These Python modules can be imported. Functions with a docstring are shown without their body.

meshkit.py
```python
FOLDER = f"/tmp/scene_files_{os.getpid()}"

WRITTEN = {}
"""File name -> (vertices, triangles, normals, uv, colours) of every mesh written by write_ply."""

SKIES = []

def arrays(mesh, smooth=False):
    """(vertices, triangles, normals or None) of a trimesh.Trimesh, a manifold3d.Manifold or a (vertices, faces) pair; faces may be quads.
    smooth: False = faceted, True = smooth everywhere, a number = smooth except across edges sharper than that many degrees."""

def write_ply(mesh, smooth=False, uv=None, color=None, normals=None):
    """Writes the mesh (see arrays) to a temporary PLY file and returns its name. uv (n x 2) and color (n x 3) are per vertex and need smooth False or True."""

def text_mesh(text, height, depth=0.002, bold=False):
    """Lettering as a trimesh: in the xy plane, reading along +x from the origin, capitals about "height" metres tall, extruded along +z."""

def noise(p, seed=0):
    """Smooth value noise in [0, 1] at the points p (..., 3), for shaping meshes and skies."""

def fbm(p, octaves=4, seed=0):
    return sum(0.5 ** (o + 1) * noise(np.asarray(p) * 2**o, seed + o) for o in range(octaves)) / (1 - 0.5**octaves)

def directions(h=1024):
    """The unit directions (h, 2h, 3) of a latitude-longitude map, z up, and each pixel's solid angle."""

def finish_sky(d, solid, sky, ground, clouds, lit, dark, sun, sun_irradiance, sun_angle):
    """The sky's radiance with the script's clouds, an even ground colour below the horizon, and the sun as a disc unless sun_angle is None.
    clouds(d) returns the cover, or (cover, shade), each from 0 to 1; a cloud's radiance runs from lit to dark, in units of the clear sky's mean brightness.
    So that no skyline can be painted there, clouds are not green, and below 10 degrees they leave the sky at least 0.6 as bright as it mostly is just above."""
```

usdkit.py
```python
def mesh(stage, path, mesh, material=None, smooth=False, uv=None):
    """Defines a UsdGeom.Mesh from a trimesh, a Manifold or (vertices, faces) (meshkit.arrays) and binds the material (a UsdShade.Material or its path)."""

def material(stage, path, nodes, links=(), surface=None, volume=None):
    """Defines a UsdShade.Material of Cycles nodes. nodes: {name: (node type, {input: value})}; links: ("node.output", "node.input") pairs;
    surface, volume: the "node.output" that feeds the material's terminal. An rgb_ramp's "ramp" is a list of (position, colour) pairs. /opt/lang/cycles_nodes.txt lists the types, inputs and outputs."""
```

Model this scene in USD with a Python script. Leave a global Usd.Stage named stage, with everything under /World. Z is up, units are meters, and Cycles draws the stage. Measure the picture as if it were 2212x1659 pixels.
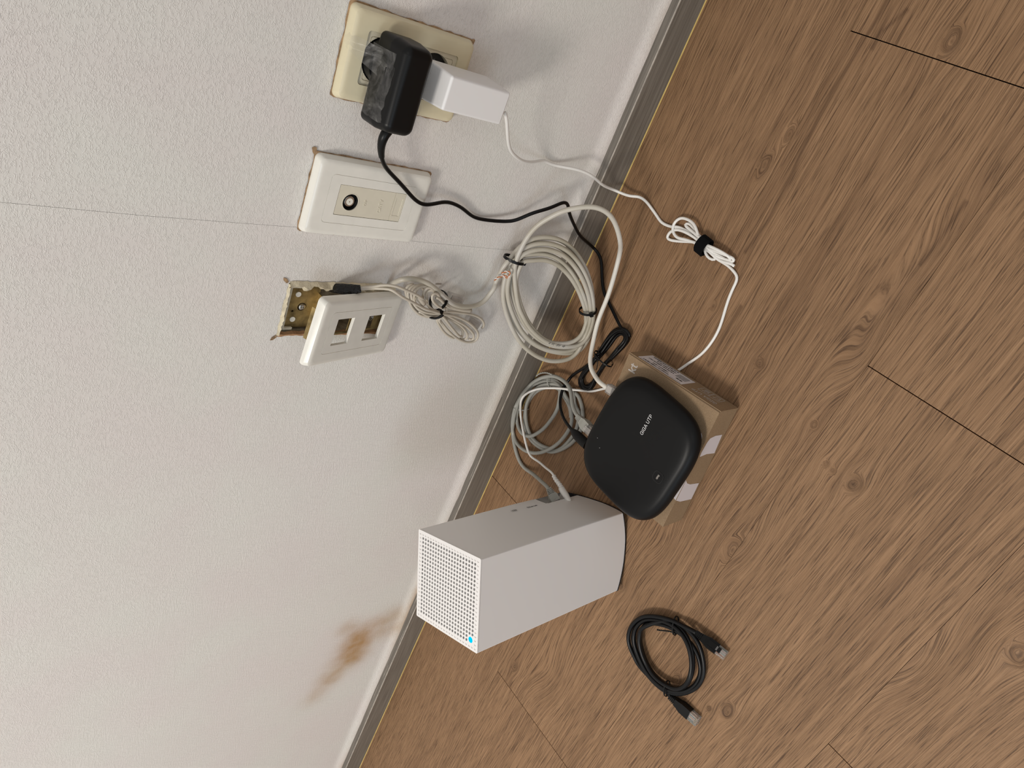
import math, random
import numpy as np
import trimesh
from manifold3d import Manifold, CrossSection, Mesh as MMesh
from scipy.interpolate import CubicSpline
from shapely.geometry import Polygon, box as sbox
from pxr import Usd, UsdGeom, UsdLux, UsdShade, Gf, Sdf, Vt
import usdkit, meshkit

stage = Usd.Stage.CreateInMemory()
UsdGeom.SetStageUpAxis(stage, UsdGeom.Tokens.z)
UsdGeom.SetStageMetersPerUnit(stage, 1.0)
world = UsdGeom.Xform.Define(stage, '/World'); stage.SetDefaultPrim(world.GetPrim())
UsdGeom.Scope.Define(stage, '/World/Looks')

# ------------------------------------------------------------------ camera
cam = UsdGeom.Camera.Define(stage, '/World/camera')
RIGHT, DOWN, FWD = (0.35431478, -0.5941666, -0.72209908), (-0.81544309, -0.5742882, 0.0724268), (-0.45772656, 0.56316882, -0.68798785)
EYE = (0.3, -0.56283, 0.72086)
m = Gf.Matrix4d(*RIGHT, 0, *[-a for a in DOWN], 0, *[-a for a in FWD], 0, *EYE, 1)
cam.AddTransformOp().Set(m)
cam.CreateHorizontalApertureAttr(36.0); cam.CreateVerticalApertureAttr(27.0)
cam.CreateFocalLengthAttr(24.40705)
cam.CreateClippingRangeAttr(Gf.Vec2f(0.01, 50))
cam.GetPrim().CreateAttribute('exposure', Sdf.ValueTypeNames.Float).Set(0.55)

# ------------------------------------------------------------------ light: ceiling panels and daylight from the room side
def rect(name, loc, size, power, color, target=None):
    l = UsdLux.RectLight.Define(stage, '/World/' + name)
    l.CreateWidthAttr(size[0]); l.CreateHeightAttr(size[1])
    l.CreateIntensityAttr(power); l.CreateColorAttr(Gf.Vec3f(*color)); l.CreateNormalizeAttr(False)
    mm = Gf.Matrix4d(1.0)
    if target is None:
        mm.SetTranslate(Gf.Vec3d(*loc))
    else:
        mm = Gf.Matrix4d().SetLookAt(Gf.Vec3d(*loc), Gf.Vec3d(*target), Gf.Vec3d(0, 0, 1)).GetInverse()
    l.AddTransformOp().Set(mm)
    return l
rect('ceiling_panel_light', (-0.95, -1.20, 2.38), (0.50, 0.50), 35.0, (1.0, 0.94, 0.865))
rect('ceiling_panel_light_001', (1.6, -2.6, 2.38), (0.55, 0.55), 5.0, (1.0, 0.95, 0.89))
rect('window_light', (-1.2, -3.4, 1.35), (1.1, 1.0), 2.8, (0.74, 0.87, 1.0), target=(0, 0, 0.2))
dome = UsdLux.DomeLight.Define(stage, '/World/room_ambience')
dome.CreateIntensityAttr(0.115); dome.CreateColorAttr(Gf.Vec3f(1.0, 0.985, 0.97))

# ------------------------------------------------------------------ helpers
COUNT = {}
def numbered(path):
    n = COUNT.get(path, 0); COUNT[path] = n + 1
    return path if n == 0 else '%s_%03d' % (path, n)
LOC = {}
def settag(p, label=None, cat=None, group=None, kind=None):
    for k, v in (('label', label), ('category', cat), ('group', group), ('kind', kind)):
        if v: p.SetCustomDataByKey(k, v)
def thing(name, label, cat, loc, group=None, kind=None):
    path = numbered('/World/' + name)
    x = UsdGeom.Xform.Define(stage, path); x.AddTranslateOp().Set(Gf.Vec3d(*map(float, loc)))
    LOC[path] = np.array(loc, float); settag(x.GetPrim(), label, cat, group, kind)
    return path
def tri(mesh):
    if isinstance(mesh, Manifold):
        g = mesh.to_mesh(); return trimesh.Trimesh(np.array(g.vert_properties[:, :3], float), np.array(g.tri_verts), process=False)
    if isinstance(mesh, (list, tuple)):
        return trimesh.util.concatenate([tri(a) for a in mesh])
    return mesh
def obj(name, mesh, mat, parent=None, smooth=30, uv=None, label=None, cat=None, group=None, kind=None):
    """One Mesh prim; mesh is given in world coordinates."""
    t = tri(mesh).copy()
    base = parent or '/World'
    path = numbered(base + '/' + name)
    root = '/'.join(base.split('/')[:3])
    if root in LOC: t.vertices = t.vertices - LOC[root]
    g = usdkit.mesh(stage, path, t, M[mat], smooth=smooth, uv=uv)
    settag(g.GetPrim(), label, cat, group, kind)
    return path
def frame(o, X, Y):
    """4x4 with columns X, Y, X x Y and origin o."""
    X = np.array(X, float); X /= np.linalg.norm(X); Y = np.array(Y, float); Y -= X * X.dot(Y); Y /= np.linalg.norm(Y)
    T = np.eye(4); T[:3, 0], T[:3, 1], T[:3, 2], T[:3, 3] = X, Y, np.cross(X, Y), o
    return T
def put(mesh, T):
    t = tri(mesh).copy(); t.apply_transform(T); return t
def smoothpath(P, step=0.003):
    P = np.array(P, float)
    keep = np.r_[True, np.linalg.norm(np.diff(P, axis=0), axis=1) > 1e-5]; P = P[keep]
    d = np.r_[0, np.cumsum(np.linalg.norm(np.diff(P, axis=0), axis=1) ** 0.6)]
    cs = CubicSpline(d, P)
    n = max(8, int(np.linalg.norm(np.diff(P, axis=0), axis=1).sum() / step))
    return cs(np.linspace(0, d[-1], n))
def tube(P, r, seg=10, smooth=True, step=0.003, flat=1.0, up=None):
    """Swept tube with capped ends; r is a number or one radius per point of the given path."""
    if smooth:
        Q = smoothpath(P, step)
        rr = np.full(len(Q), r) if np.ndim(r) == 0 else np.interp(np.linspace(0, 1, len(Q)), np.linspace(0, 1, len(r)), r)
    else:
        Q = np.array(P, float); rr = np.full(len(Q), r) if np.ndim(r) == 0 else np.array(r, float)
    t = np.gradient(Q, axis=0); t /= np.linalg.norm(t, axis=1, keepdims=True) + 1e-12
    n = np.cross(t[0], up if up is not None else [0.31, 0.2, 0.93]); n /= np.linalg.norm(n)
    a = np.linspace(0, 2 * np.pi, seg, endpoint=False); V = []
    for i in range(len(Q)):
        n = n - t[i] * t[i].dot(n); n /= np.linalg.norm(n); b = np.cross(t[i], n)
        V.append(Q[i] + rr[i] * (np.cos(a)[:, None] * n + flat * np.sin(a)[:, None] * b))
    V = np.vstack(V); F = []
    k = len(Q)
    i, j = np.meshgrid(np.arange(k - 1), np.arange(seg), indexing='ij')
    A = i * seg + j; B = i * seg + (j + 1) % seg; C = A + seg; D = B + seg
    F = np.vstack([np.stack([A, B, D], -1).reshape(-1, 3), np.stack([A, D, C], -1).reshape(-1, 3)])
    c0, c1 = len(V), len(V) + 1
    V = np.vstack([V, Q[0], Q[-1]])
    j = np.arange(seg); jn = (j + 1) % seg
    F = np.vstack([F, np.stack([np.full(seg, c0), jn, j], -1), np.stack([np.full(seg, c1), (k - 1) * seg + j, (k - 1) * seg + jn], -1)])
    return trimesh.Trimesh(V, F, process=False)
def rrect(w, h, r, seg=6):
    r = min(r, w / 2 - 1e-5, h / 2 - 1e-5); P = []
    for cx, cy, a0 in ((w/2-r, h/2-r, 0), (-w/2+r, h/2-r, 90), (-w/2+r, -h/2+r, 180), (w/2-r, -h/2+r, 270)):
        for k in range(seg + 1):
            a = math.radians(a0 + 90 * k / seg); P.append((cx + r * math.cos(a), cy + r * math.sin(a)))
    return np.array(P)
def prism(P, z0, z1):
    return CrossSection([np.asarray(P, float)]).extrude(z1 - z0).translate((0, 0, z0))
def loft(layers):
    """Hull of stacked outlines [(points, z), ...] (convex)."""
    return Manifold.hull_points(np.vstack([np.c_[p, np.full(len(p), z)] for p, z in layers]))
def cyl(r, z0, z1, seg=32, r2=None):
    return Manifold.cylinder(z1 - z0, r, r2 if r2 is not None else r, seg).translate((0, 0, z0))
def bx(w, h, d, c=(0, 0, 0)):
    return Manifold.cube((w, h, d), True).translate(c)
def rbox(w, h, d, r, seg=12):
    s = Manifold.sphere(r, seg)
    return Manifold.batch_hull([s.translate((sx*(w/2-r), sy*(h/2-r), sz*(d/2-r))) for sx in (-1, 1) for sy in (-1, 1) for sz in (-1, 1)])
def ringband(c, axis, ref, ra, rb, width, thick, seg=40, a0=0.0, a1=2*math.pi):
    """Flat band round an ellipse (ra along ref, rb across) about an axis: a tie or strap."""
    axis = np.array(axis, float); axis /= np.linalg.norm(axis)
    ref = np.array(ref, float); ref -= axis * axis.dot(ref); ref /= np.linalg.norm(ref); oth = np.cross(axis, ref)
    full = a1 - a0 > 6.28
    a = np.linspace(a0, a1, seg, endpoint=not full)
    V = []
    for k in a:
        o = np.array([math.cos(k) * ra, math.sin(k) * rb]); nn = np.array([math.cos(k) / ra, math.sin(k) / rb]); nn /= np.linalg.norm(nn)
        for s, t in ((-1, -1), (1, -1), (1, 1), (-1, 1)):
            q = o + nn * t * thick / 2
            V.append(np.array(c) + ref * q[0] + oth * q[1] + axis * s * width / 2)
    n = len(a); F = []
    for i in range(n if full else n - 1):
        for k in range(4):
            p, q = i * 4 + k, i * 4 + (k + 1) % 4; r_, s_ = ((i + 1) % n) * 4 + k, ((i + 1) % n) * 4 + (k + 1) % 4
            F += [[p, q, s_], [p, s_, r_]]
    if not full:
        F += [[0, 2, 1], [0, 3, 2]]; e = (n - 1) * 4; F += [[e, e+1, e+2], [e, e+2, e+3]]
    return trimesh.Trimesh(np.array(V), np.array(F), process=False)
def text(s, height, T, depth=0.0002, bold=False, center=True):
    t = meshkit.text_mesh(s, height, depth, bold)
    if center:
        lo, hi = t.bounds; t.apply_translation([-(lo[0]+hi[0])/2, -height/2, 0])
    t.apply_transform(T); return t

# ------------------------------------------------------------------ materials
M = {}
def mat(name, nodes, links, surface='p.BSDF'):
    M[name] = usdkit.material(stage, '/World/Looks/' + name, nodes, links, surface)
def plain(name, color, rough=0.45, bump=0.0, bscale=900, var=0.0, vscale=25, metallic=0.0, spec=0.5, **kw):
    nodes = {'p': ('principled_bsdf', {'base_color': color, 'roughness': rough, 'metallic': metallic, 'specular_ior_level': spec, **kw})}
    links = []
    if bump or var: nodes['g'] = ('geometry', {})
    if var:
        nodes['v'] = ('noise_texture', {'scale': vscale, 'detail': 5.0, 'roughness': 0.6})
        nodes['vr'] = ('rgb_ramp', {'ramp': [(0.3, tuple(c * (1 - var) for c in color)), (0.7, tuple(min(1, c * (1 + var)) for c in color))]})
        links += [('g.position', 'v.vector'), ('v.fac', 'vr.fac'), ('vr.color', 'p.base_color')]
    if bump:
        nodes['n'] = ('noise_texture', {'scale': bscale, 'detail': 2.0})
        nodes['b'] = ('bump', {'strength': 1.0, 'distance': bump})
        links += [('g.position', 'n.vector'), ('n.fac', 'b.height'), ('b.normal', 'p.normal')]
    mat(name, nodes, links)
plain('router_white', (0.80, 0.785, 0.775), 0.42, bump=0.00003, bscale=3500)
plain('router_inside', (0.40, 0.395, 0.385), 0.6)
plain('rubber_black', (0.008, 0.008, 0.009), 0.5)
plain('black_plastic', (0.005, 0.0052, 0.0056), 0.36, bump=0.000012, bscale=5000, spec=0.22)
plain('modem_black', (0.0040, 0.0043, 0.0048), 0.40, bump=0.00002, bscale=4000, spec=0.20)
plain('black_cord', (0.0035, 0.0035, 0.004), 0.33, spec=0.25)
plain('black_tie', (0.004, 0.004, 0.0045), 0.4, spec=0.25)
plain('velcro_black', (0.004, 0.004, 0.0045), 0.9, bump=0.0003, bscale=2500, spec=0.1)
plain('ivory_plate', (0.70, 0.63, 0.44), 0.35, var=0.05, vscale=30)
plain('ivory_module', (0.66, 0.605, 0.46), 0.4, var=0.04)
plain('white_plate', (0.80, 0.785, 0.72), 0.25, var=0.035, vscale=60)
plain('insert_cream', (0.70, 0.66, 0.54), 0.38, var=0.04, vscale=60)
plain('charger_white', (0.83, 0.82, 0.815), 0.38)
plain('white_cord', (0.80, 0.785, 0.75), 0.34)
plain('white_sheath', (0.78, 0.755, 0.69), 0.36)
plain('beige_cable', (0.60, 0.555, 0.475), 0.42, var=0.10, vscale=22)
plain('thin_beige_cable', (0.52, 0.47, 0.39), 0.42, var=0.06, vscale=40)
plain('grey_cable', (0.33, 0.33, 0.30), 0.42, var=0.05, vscale=30)
plain('grey_boot', (0.33, 0.33, 0.30), 0.45)
plain('dark_slot', (0.012, 0.012, 0.012), 0.7)
plain('dark_well', (0.02, 0.018, 0.015), 0.7)
plain('steel', (0.55, 0.54, 0.52), 0.3, metallic=1.0)
plain('gold_zinc', (0.34, 0.25, 0.105), 0.42, metallic=0.6, var=0.5, vscale=70)
plain('nylon_white', (0.80, 0.78, 0.70), 0.5)
plain('bracket_ivory', (0.56, 0.51, 0.40), 0.6, var=0.25, vscale=90)
plain('mud_plaster', (0.36, 0.30, 0.21), 0.9, bump=0.0012, bscale=260, var=0.35, vscale=120)
plain('torn_paper', (0.62, 0.55, 0.40), 0.85, bump=0.0006, bscale=420, var=0.18, vscale=110)
plain('brown_paper', (0.36, 0.20, 0.10), 0.85, bump=0.0006, bscale=420, var=0.3, vscale=160)
plain('dirt_brown', (0.33, 0.215, 0.12), 0.9, var=0.55, vscale=140)
plain('electrical_tape', (0.006, 0.006, 0.006), 0.25, bump=0.0016, bscale=420, spec=0.35)
plain('ink_black', (0.02, 0.02, 0.02), 0.6)
plain('ink_grey', (0.10, 0.10, 0.095), 0.6)
plain('ink_white', (0.72, 0.72, 0.72), 0.5)
plain('ink_silver', (0.46, 0.42, 0.385), 0.5)
plain('label_paper', (0.62, 0.57, 0.58), 0.55)
plain('label_white', (0.66, 0.62, 0.63), 0.55)
plain('cardboard_edge', (0.20, 0.13, 0.075), 0.8)
plain('orange_wire', (0.55, 0.17, 0.05), 0.4)
plain('white_wire', (0.78, 0.75, 0.72), 0.4)
plain('green_wire', (0.06, 0.16, 0.12), 0.4)
plain('grime', (0.30, 0.26, 0.21), 0.9)
plain('floor_bead', (0.62, 0.45, 0.15), 0.5, var=0.2, vscale=40)
plain('under_floor', (0.02, 0.015, 0.012), 0.9)
plain('plaster', (0.35, 0.31, 0.26), 0.9)
mat('led_blue', {'e': ('emission', {'color': (0.0, 0.47, 0.95), 'strength': 1.0})}, [], 'e.emission')
mat('clear_plastic', {'p': ('principled_bsdf', {'base_color': (0.86, 0.84, 0.82), 'roughness': 0.12, 'transmission_weight': 0.85, 'ior': 1.35})}, [])
mat('film', {'g': ('geometry', {}), 'n': ('noise_texture', {'scale': 55.0, 'detail': 4.0, 'roughness': 0.65, 'distortion': 1.2}),
             'r': ('rgb_ramp', {'ramp': [(0.36, (0.02,) * 3), (0.56, (0.10,) * 3), (0.75, (0.26,) * 3)]}),
             't': ('transparent_bsdf', {'color': (0.97, 0.97, 0.97)}), 'd': ('principled_bsdf', {'base_color': (0.62, 0.61, 0.59), 'roughness': 0.2}),
             'm': ('mix_closure', {}), 'b': ('bump', {'strength': 1.0, 'distance': 0.0006})},
    [('g.position', 'n.vector'), ('n.fac', 'r.fac'), ('r.color', 'm.fac'), ('n.fac', 'b.height'), ('b.normal', 'd.normal'), ('t.BSDF', 'm.closure1'), ('d.BSDF', 'm.closure2')], 'm.closure')
mat('aged_sheath', {'g': ('geometry', {}), 'a': ('attribute', {'attribute': 'age'}), 'n': ('noise_texture', {'scale': 15.0, 'detail': 5.0}),
                    'r': ('rgb_ramp', {'ramp': [(0.36, (0.40, 0.365, 0.285)), (0.5, (0.48, 0.445, 0.37)), (0.64, (0.52, 0.495, 0.45))]}), 'm': ('mix', {'mix_type': 'mix'}), 'w': ('color', {'value': (0.78, 0.755, 0.69)}),
                    'p': ('principled_bsdf', {'roughness': 0.40})},
    [('g.position', 'n.vector'), ('n.fac', 'r.fac'), ('a.fac', 'm.fac'), ('w.color', 'm.color1'), ('r.color', 'm.color2'), ('m.color', 'p.base_color')])
# kraft card: flecked brown
mat('kraft', {'g': ('geometry', {}), 'n': ('noise_texture', {'scale': 900.0, 'detail': 3.0, 'roughness': 0.7}), 'n2': ('noise_texture', {'scale': 40.0, 'detail': 3.0}),
              'r': ('rgb_ramp', {'ramp': [(0.3, (0.225, 0.150, 0.085)), (0.7, (0.325, 0.225, 0.135))]}),
              'mx': ('mix', {'mix_type': 'multiply', 'fac': 0.35}), 'r2': ('rgb_ramp', {'ramp': [(0.3, (0.8, 0.8, 0.8)), (0.7, (1, 1, 1))]}),
              'b': ('bump', {'strength': 1.0, 'distance': 0.00005}), 'p': ('principled_bsdf', {'roughness': 0.62, 'specular_ior_level': 0.3})},
    [('g.position', 'n.vector'), ('g.position', 'n2.vector'), ('n.fac', 'r.fac'), ('n2.fac', 'r2.fac'), ('r.color', 'mx.color1'), ('r2.color', 'mx.color2'), ('mx.color', 'p.base_color'), ('n.fac', 'b.height'), ('b.normal', 'p.normal')])
# embossed wallpaper: short raised worm-like strokes, faint blush patches, the damp stain from the 'stain' primvar
mat('wallpaper', {
    'g': ('geometry', {}), 'mp': ('mapping', {'scale': (0.58, 1.0, 1.0), 'rotation': (0.5, 0.12, 0.1)}),
    'n': ('noise_texture', {'scale': 560.0, 'detail': 1.0, 'roughness': 0.4, 'distortion': 1.1}),
    'r': ('rgb_ramp', {'ramp': [(0.37, (0,) * 3), (0.44, (0.5,) * 3), (0.50, (1,) * 3), (0.55, (0.5,) * 3), (0.62, (0,) * 3)]}),
    'k': ('noise_texture', {'scale': 430.0, 'detail': 1.0}), 'kr': ('rgb_ramp', {'ramp': [(0.36, (0,) * 3), (0.54, (1,) * 3)]}),
    'w': ('mix', {'mix_type': 'multiply', 'fac': 1.0}),
    'f': ('noise_texture', {'scale': 1500.0, 'detail': 2.0}), 'fa': ('mix', {'mix_type': 'mix', 'fac': 0.14}),
    'b': ('bump', {'strength': 1.0, 'distance': 0.00018}),
    'c': ('noise_texture', {'scale': 8.0, 'detail': 3.0}), 'cr': ('rgb_ramp', {'ramp': [(0.35, (0.742, 0.730, 0.685)), (0.62, (0.742, 0.702, 0.672))]}),
    'st': ('attribute', {'attribute': 'stain'}), 'sn': ('noise_texture', {'scale': 60.0, 'detail': 4.0}),
    'sr': ('map_range', {'from_min': 0.25, 'from_max': 0.75, 'to_min': 0.75, 'to_max': 1.15}),
    'sm': ('math', {'math_type': 'multiply', 'use_clamp': True}),
    'mx': ('mix', {'mix_type': 'multiply'}), 'sc': ('color', {'value': (0.60, 0.39, 0.20)}),
    'p': ('principled_bsdf', {'roughness': 0.55, 'specular_ior_level': 0.35})},
    [('g.position', 'mp.vector'), ('mp.vector', 'n.vector'), ('mp.vector', 'k.vector'), ('g.position', 'f.vector'), ('n.fac', 'r.fac'), ('k.fac', 'kr.fac'),
     ('r.color', 'w.color1'), ('kr.color', 'w.color2'), ('w.color', 'fa.color1'), ('f.color', 'fa.color2'), ('fa.color', 'b.height'), ('b.normal', 'p.normal'),
     ('g.position', 'c.vector'), ('c.fac', 'cr.fac'), ('g.position', 'sn.vector'), ('sn.fac', 'sr.value'), ('sr.result', 'sm.value1'), ('st.fac', 'sm.value2'),
     ('cr.color', 'mx.color1'), ('sc.color', 'mx.color2'), ('sm.value', 'mx.fac'), ('mx.color', 'p.base_color')])
# oak-look planks: the 'grain' primvar carries (along, across, seed) with the figure round the knots already bent into it
mat('oak_plank', {
    'a': ('attribute', {'attribute': 'grain'}), 'kn': ('attribute', {'attribute': 'knot'}),
    'm1': ('mapping', {'scale': (11.0, 640.0, 1.0)}), 'n1': ('noise_texture', {'scale': 1.0, 'detail': 5.0, 'roughness': 0.6, 'distortion': 0.25}),
    'm2': ('mapping', {'scale': (2.5, 45.0, 1.0)}), 'n2': ('noise_texture', {'scale': 1.0, 'detail': 4.0, 'roughness': 0.6}),
    'm3': ('mapping', {'scale': (26.0, 950.0, 1.0)}), 'n3': ('noise_texture', {'scale': 1.0, 'detail': 5.0, 'roughness': 0.62, 'distortion': 0.35}),
    'r1': ('rgb_ramp', {'ramp': [(0.26, (0.150, 0.083, 0.041)), (0.40, (0.220, 0.125, 0.064)), (0.54, (0.268, 0.156, 0.082)), (0.72, (0.325, 0.195, 0.106))]}),
    'r2': ('rgb_ramp', {'ramp': [(0.25, (0.74, 0.71, 0.69)), (0.45, (0.96, 0.955, 0.95)), (0.7, (1.03, 1.03, 1.03))]}),
    'r3': ('rgb_ramp', {'ramp': [(0.36, (0.36, 0.32, 0.30)), (0.44, (0.80, 0.79, 0.78)), (0.49, (1, 1, 1)), (0.64, (1.12, 1.12, 1.12))]}),
    'x1': ('mix', {'mix_type': 'multiply', 'fac': 1.0}), 'x2': ('mix', {'mix_type': 'multiply', 'fac': 0.88}),
    'x3': ('mix', {'mix_type': 'multiply'}), 'kc': ('color', {'value': (0.30, 0.25, 0.22)}),
    'b': ('bump', {'strength': 1.0, 'distance': 0.0008}), 'ba': ('mix', {'mix_type': 'mix', 'fac': 0.72}),
    'p': ('principled_bsdf', {'roughness': 0.55, 'specular_ior_level': 0.28})},
    [('a.vector', 'm1.vector'), ('a.vector', 'm2.vector'), ('a.vector', 'm3.vector'), ('m1.vector', 'n1.vector'), ('m2.vector', 'n2.vector'), ('m3.vector', 'n3.vector'),
     ('n1.fac', 'r1.fac'), ('n2.fac', 'r2.fac'), ('n3.fac', 'r3.fac'), ('r1.color', 'x1.color1'), ('r2.color', 'x1.color2'), ('x1.color', 'x2.color1'), ('r3.color', 'x2.color2'),
     ('x2.color', 'x3.color1'), ('kc.color', 'x3.color2'), ('kn.fac', 'x3.fac'), ('x3.color', 'p.base_color'), ('n1.color', 'ba.color1'), ('n3.color', 'ba.color2'), ('ba.color', 'b.height'), ('b.normal', 'p.normal')])
mat('grey_skirting', {
    'g': ('geometry', {}), 'm1': ('mapping', {'scale': (14.0, 300.0, 420.0)}), 'n1': ('noise_texture', {'scale': 1.0, 'detail': 3.0}),
    'r1': ('rgb_ramp', {'ramp': [(0.3, (0.135, 0.117, 0.097)), (0.7, (0.215, 0.191, 0.160))]}),
    'p': ('principled_bsdf', {'roughness': 0.45}), 'b': ('bump', {'strength': 1.0, 'distance': 0.00008})},
    [('g.position', 'm1.vector'), ('m1.vector', 'n1.vector'), ('n1.fac', 'r1.fac'), ('r1.color', 'p.base_color'), ('n1.fac', 'b.height'), ('b.normal', 'p.normal')])
plain('skirting_wear', (0.40, 0.36, 0.31), 0.6, var=0.3, vscale=90)

# ------------------------------------------------------------------ wall
HX0, HX1, HZ0, HZ1 = -0.0640, -0.0050, 0.2860, 0.4068          # the opening for the wall box
seam_pts = np.array([[0.0528,0.6512],[0.0529,0.6356],[0.0521,0.5392],[0.0538,0.4130],[0.0497,0.2813],[0.0488,0.1762],[0.0490,0.0704],[0.0487,0.0215]])
def seam_x(z): return np.interp(z, seam_pts[::-1, 1], seam_pts[::-1, 0])
SX = 0.052
def axis_vals(fine0, fine1, step, lo, hi, extra=()):
    a = list(np.arange(fine0, fine1 + 1e-9, step)) + list(np.linspace(lo, fine0, 6)) + list(np.linspace(fine1, hi, 6))
    a = [v for v in a if all(abs(v - e) > step * 0.45 for e in extra) and lo <= v <= hi] + [e for e in extra if lo <= e <= hi]
    return np.unique(np.round(a, 5))
def wall_relief(x, z):
    p = np.stack([x * 7, z * 7, x * 0 + 3.1], -1)
    y = 0.0012 * (meshkit.fbm(p, 3, seed=4) - 0.25)
    fl = np.clip((0.068 - z) / 0.019, 0, 1); fl = fl * fl * (3 - 2 * fl)
    wob = 0.92 + 0.16 * meshkit.fbm(np.stack([x * 30, z * 30, x * 0], -1), 2, seed=9)
    return np.maximum(y, 0) - 0.0052 * fl * wob
def stain_at(x, z):
    blobs = [[-0.6683,0.1350,-0.7204,0.1379,0.0340,0.9500],[-0.6524,0.1334,-0.6462,0.0757,0.0260,0.6000],[-0.6741,0.1134,-0.6747,0.0567,0.0300,0.5000],[-0.7260,0.1390,-0.7619,0.1648,0.0260,0.6600],[-0.7619,0.1648,-0.8008,0.1854,0.0240,0.4000],[-0.6291,0.1721,-0.6474,0.1437,0.0200,0.4500]]
    s = np.zeros_like(x)
    w = meshkit.fbm(np.stack([x * 26, z * 26, x * 0], -1), 3, seed=21) - 0.5
    for ax, az, bx_, bz, r, k in blobs:
        d = np.array([bx_ - ax, bz - az]); L = d.dot(d) + 1e-9
        t = np.clip(((x - ax) * d[0] + (z - az) * d[1]) / L, 0, 1)
        dist = np.hypot(x - ax - t * d[0], z - az - t * d[1]) + w * r * 0.55
        s = np.maximum(s, k * np.exp(-np.maximum(dist, 0) ** 2 / (r * r)))
    # old yellowing along the top of the skirting
    e = np.exp(-np.maximum(z - 0.052, 0) / 0.006) * (0.12 + 0.5 * np.clip(meshkit.fbm(np.stack([x * 9, x * 0, x * 0], -1), 3, seed=5) - 0.42, 0, 1) + 0.42 * np.exp(-((x + 0.62) / 0.11) ** 2))
    return np.clip(np.maximum(s, e), 0, 1)
def float_primvar(g, name, vals, three=False):
    t = Sdf.ValueTypeNames.Float3Array if three else Sdf.ValueTypeNames.FloatArray
    v = Vt.Vec3fArray.FromNumpy(np.asarray(vals, np.float32)) if three else Vt.FloatArray.FromNumpy(np.asarray(vals, np.float32))
    UsdGeom.PrimvarsAPI(g).CreatePrimvar(name, t, 'vertex').Set(v)
wall = thing('wall_back', 'off-white embossed wallpaper wall with a brown damp stain', 'wall', (0, 0, 0), kind='structure')
def sheet(xs, zs, hole, side):
    X, Z = np.meshgrid(xs, zs, indexing='ij')
    Y = wall_relief(X, Z)
    Xw = X + (seam_x(Z) - SX + side * 0.00006) * np.exp(-((X - SX) / 0.05) ** 2)
    # a slight lift of the paper along the joint
    Y = Y - 0.00025 * np.exp(-((X - SX) / 0.0035) ** 2) * (0.4 + 0.6 * (side < 0))
    V = np.stack([Xw, Y, Z], -1).reshape(-1, 3)
    nz = len(zs)
    i, j = np.meshgrid(np.arange(len(xs) - 1), np.arange(nz - 1), indexing='ij')
    cx = (X[:-1, :-1] + X[1:, 1:]) / 2; cz = (Z[:-1, :-1] + Z[1:, 1:]) / 2
    keep = np.ones_like(cx, bool)
    if hole: keep = ~((cx > HX0) & (cx < HX1) & (cz > HZ0) & (cz < HZ1))
    i, j = i[keep], j[keep]
    a = i * nz + j; b = (i + 1) * nz + j
    F = np.vstack([np.stack([a, b, b + 1], -1), np.stack([a, b + 1, a + 1], -1)])
    g = usdkit.mesh(stage, numbered(wall + '/wallpaper_sheet'), (V, F), M['wallpaper'], smooth=True)
    float_primvar(g, 'stain', stain_at(V[:, 0], V[:, 2]))
zs = axis_vals(0.03, 0.68, 0.005, 0.0, 2.4, (HZ0, HZ1))
sheet(axis_vals(-1.2, SX, 0.005, -2.6, SX, (HX0, HX1, SX)), zs, True, -1)
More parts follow.
